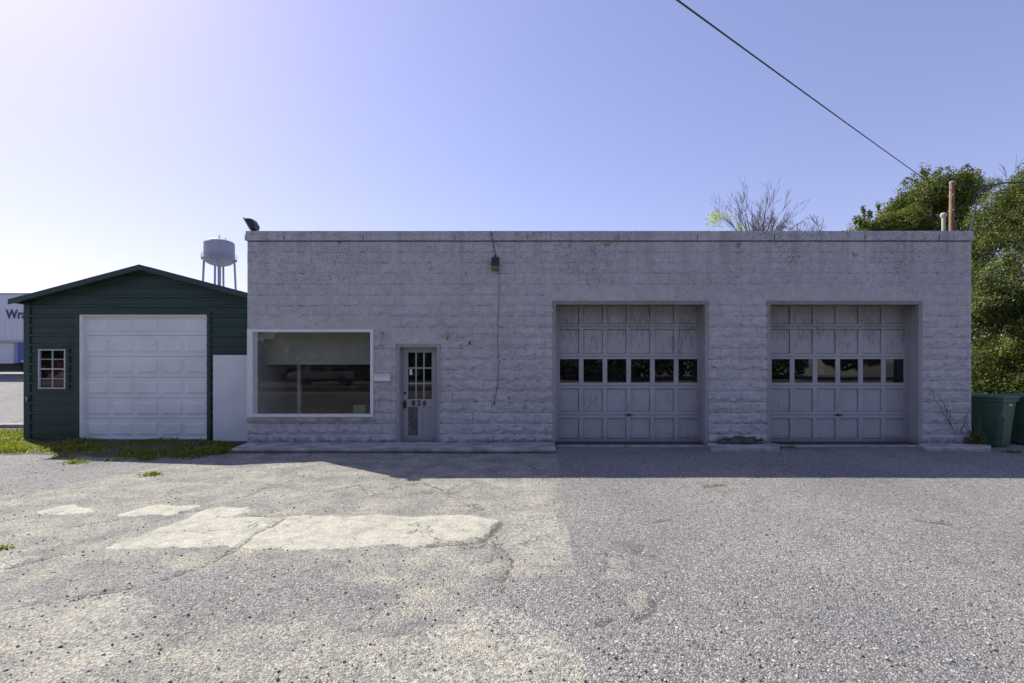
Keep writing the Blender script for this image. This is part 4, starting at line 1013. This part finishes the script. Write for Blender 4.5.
# ------------------------------------------------------------------ across the road, seen only as reflections; the trees also hold back sky light
lob = [(random.uniform(-55, 38), random.uniform(-34, -27), random.uniform(1, 13), random.uniform(2, 4), 2.5, random.uniform(1.5, 3.2)) for _ in range(230)]  # out-of-view trees, made tall and dense to cut sky fill on the facade
P, d, _ = crown_points(lob, 90000); P = P[P[:, 2] > .1]
hw = leaves('sky_blocker_trees', P, .75, MLFB, None); hw['kind'] = 'stuff'
HX, HY = 30, -18
hs = thing('house', (14+HX, -34+HY, 0), 'pale gabled house across the road behind the viewer', 'house')
hm = MB(); hm.prism([(9+HX, 0), (19+HX, 0), (19+HX, 3), (14+HX, 5.4), (9+HX, 3)], -38+HY, -31+HY); hm.build('wall', MBRICK, hs)
hr = MB()
for sgn in (-1, 1):
    q = [(14+HX, 5.6), (14+HX+sgn*5.6, 2.95), (14+HX+sgn*5.6, 2.75), (14+HX, 5.42)]
    hr.prism(q if sgn < 0 else q[::-1], -38.3+HY, -30.7+HY)
hr.build('roof', MROOF, hs)
for q in (10.5, 15.5): box('window', MGL2, hs, q+HX, q+HX+1.4, -30.99+HY, -30.93+HY, 1.0, 2.3)
box('door', MWH, hs, 13.2+HX, 14.2+HX, -30.99+HY, -30.93+HY, 0.05, 2.1)
TXO = -7.6
tk_ = thing('pickup_truck', (-7.5+TXO, -18.5, 0), 'dark pickup truck parked across the road behind the viewer', 'truck')
tm = MB(); tm.prism([(x_+TXO, z_) for x_, z_ in [(-10.1, .5), (-4.8, .5), (-4.8, 1.1), (-6.6, 1.12), (-6.9, 1.8), (-8.4, 1.8), (-8.9, 1.15), (-10.0, 1.05)]], -19.4, -17.6); tm.build('body', MCAR, tk_, bevel=.06)
box('window', MGL2, tk_, -8.3+TXO, -7.0+TXO, -17.595, -17.56, 1.2, 1.7)
for q in (-9.1, -5.8):
    for yy in (-17.75, -19.5):
        wl = MB().lathe((0, 0, 0), [(.15, 0), (.36, .02), (.38, .05), (.38, .2), (.36, .24), (.15, .25)], 18); wl.v = [(q+TXO+a_, yy+c_, .38+b_) for a_, b_, c_ in wl.v]; wl.build('wheel', MRUB, tk_)
box('headlight', MWH, tk_, -10.12+TXO, -10.02+TXO, -17.9, -17.65, .75, .95)

# loose stones lying on the lot
n = 3600
sy = 2.6+8.2*rng.random(n)**1.5; sx = rng.uniform(-1.05, 1.05, n)*sy; ok = (sy < 10.3) & (np.abs(sx) < 12); sx, sy = sx[ok], sy[ok]; n = len(sx)
base = np.array([(1, 0, 0), (0, 1, 0), (-1, 0, 0), (0, -1, 0), (0, 0, 1), (0, 0, -1)], float)
tri = np.array([(0, 1, 4), (1, 2, 4), (2, 3, 4), (3, 0, 4), (1, 0, 5), (2, 1, 5), (3, 2, 5), (0, 3, 5)])
sz = (.004+.011*rng.random(n)**2.2)[:, None, None]; an = rng.random(n)*2*np.pi
Vb = base[None]*(.6+.7*rng.random((n, 6, 3)))*np.array([1.2, .9, .7]); ca, sa = np.cos(an)[:, None], np.sin(an)[:, None]
Vr = np.stack([Vb[..., 0]*ca-Vb[..., 1]*sa, Vb[..., 0]*sa+Vb[..., 1]*ca, Vb[..., 2]], -1)*sz
Vr += np.column_stack([sx, sy, ground_z(sx, sy)+.006])[:, None, :]
m_, N_, L_, b_ = newmat('loose_stone'); L_(ramp(N_, N_('Attribute', attribute_name='rnd').outputs['Fac'], [(0, (.08, .077, .072)), (.12, (.17, .165, .16)), (.75, (.34, .33, .31)), (1, (.62, .60, .56))]), 'Base Color'); b_.inputs['Roughness'].default_value = .85
ls_ = np_obj('loose_gravel', Vr.reshape(-1, 3), (tri[None]+6*np.arange(n)[:, None, None]).reshape(-1, 3), m_, None, {'rnd': np.repeat(rng.random(n), 6)}); ls_['kind'] = 'stuff'
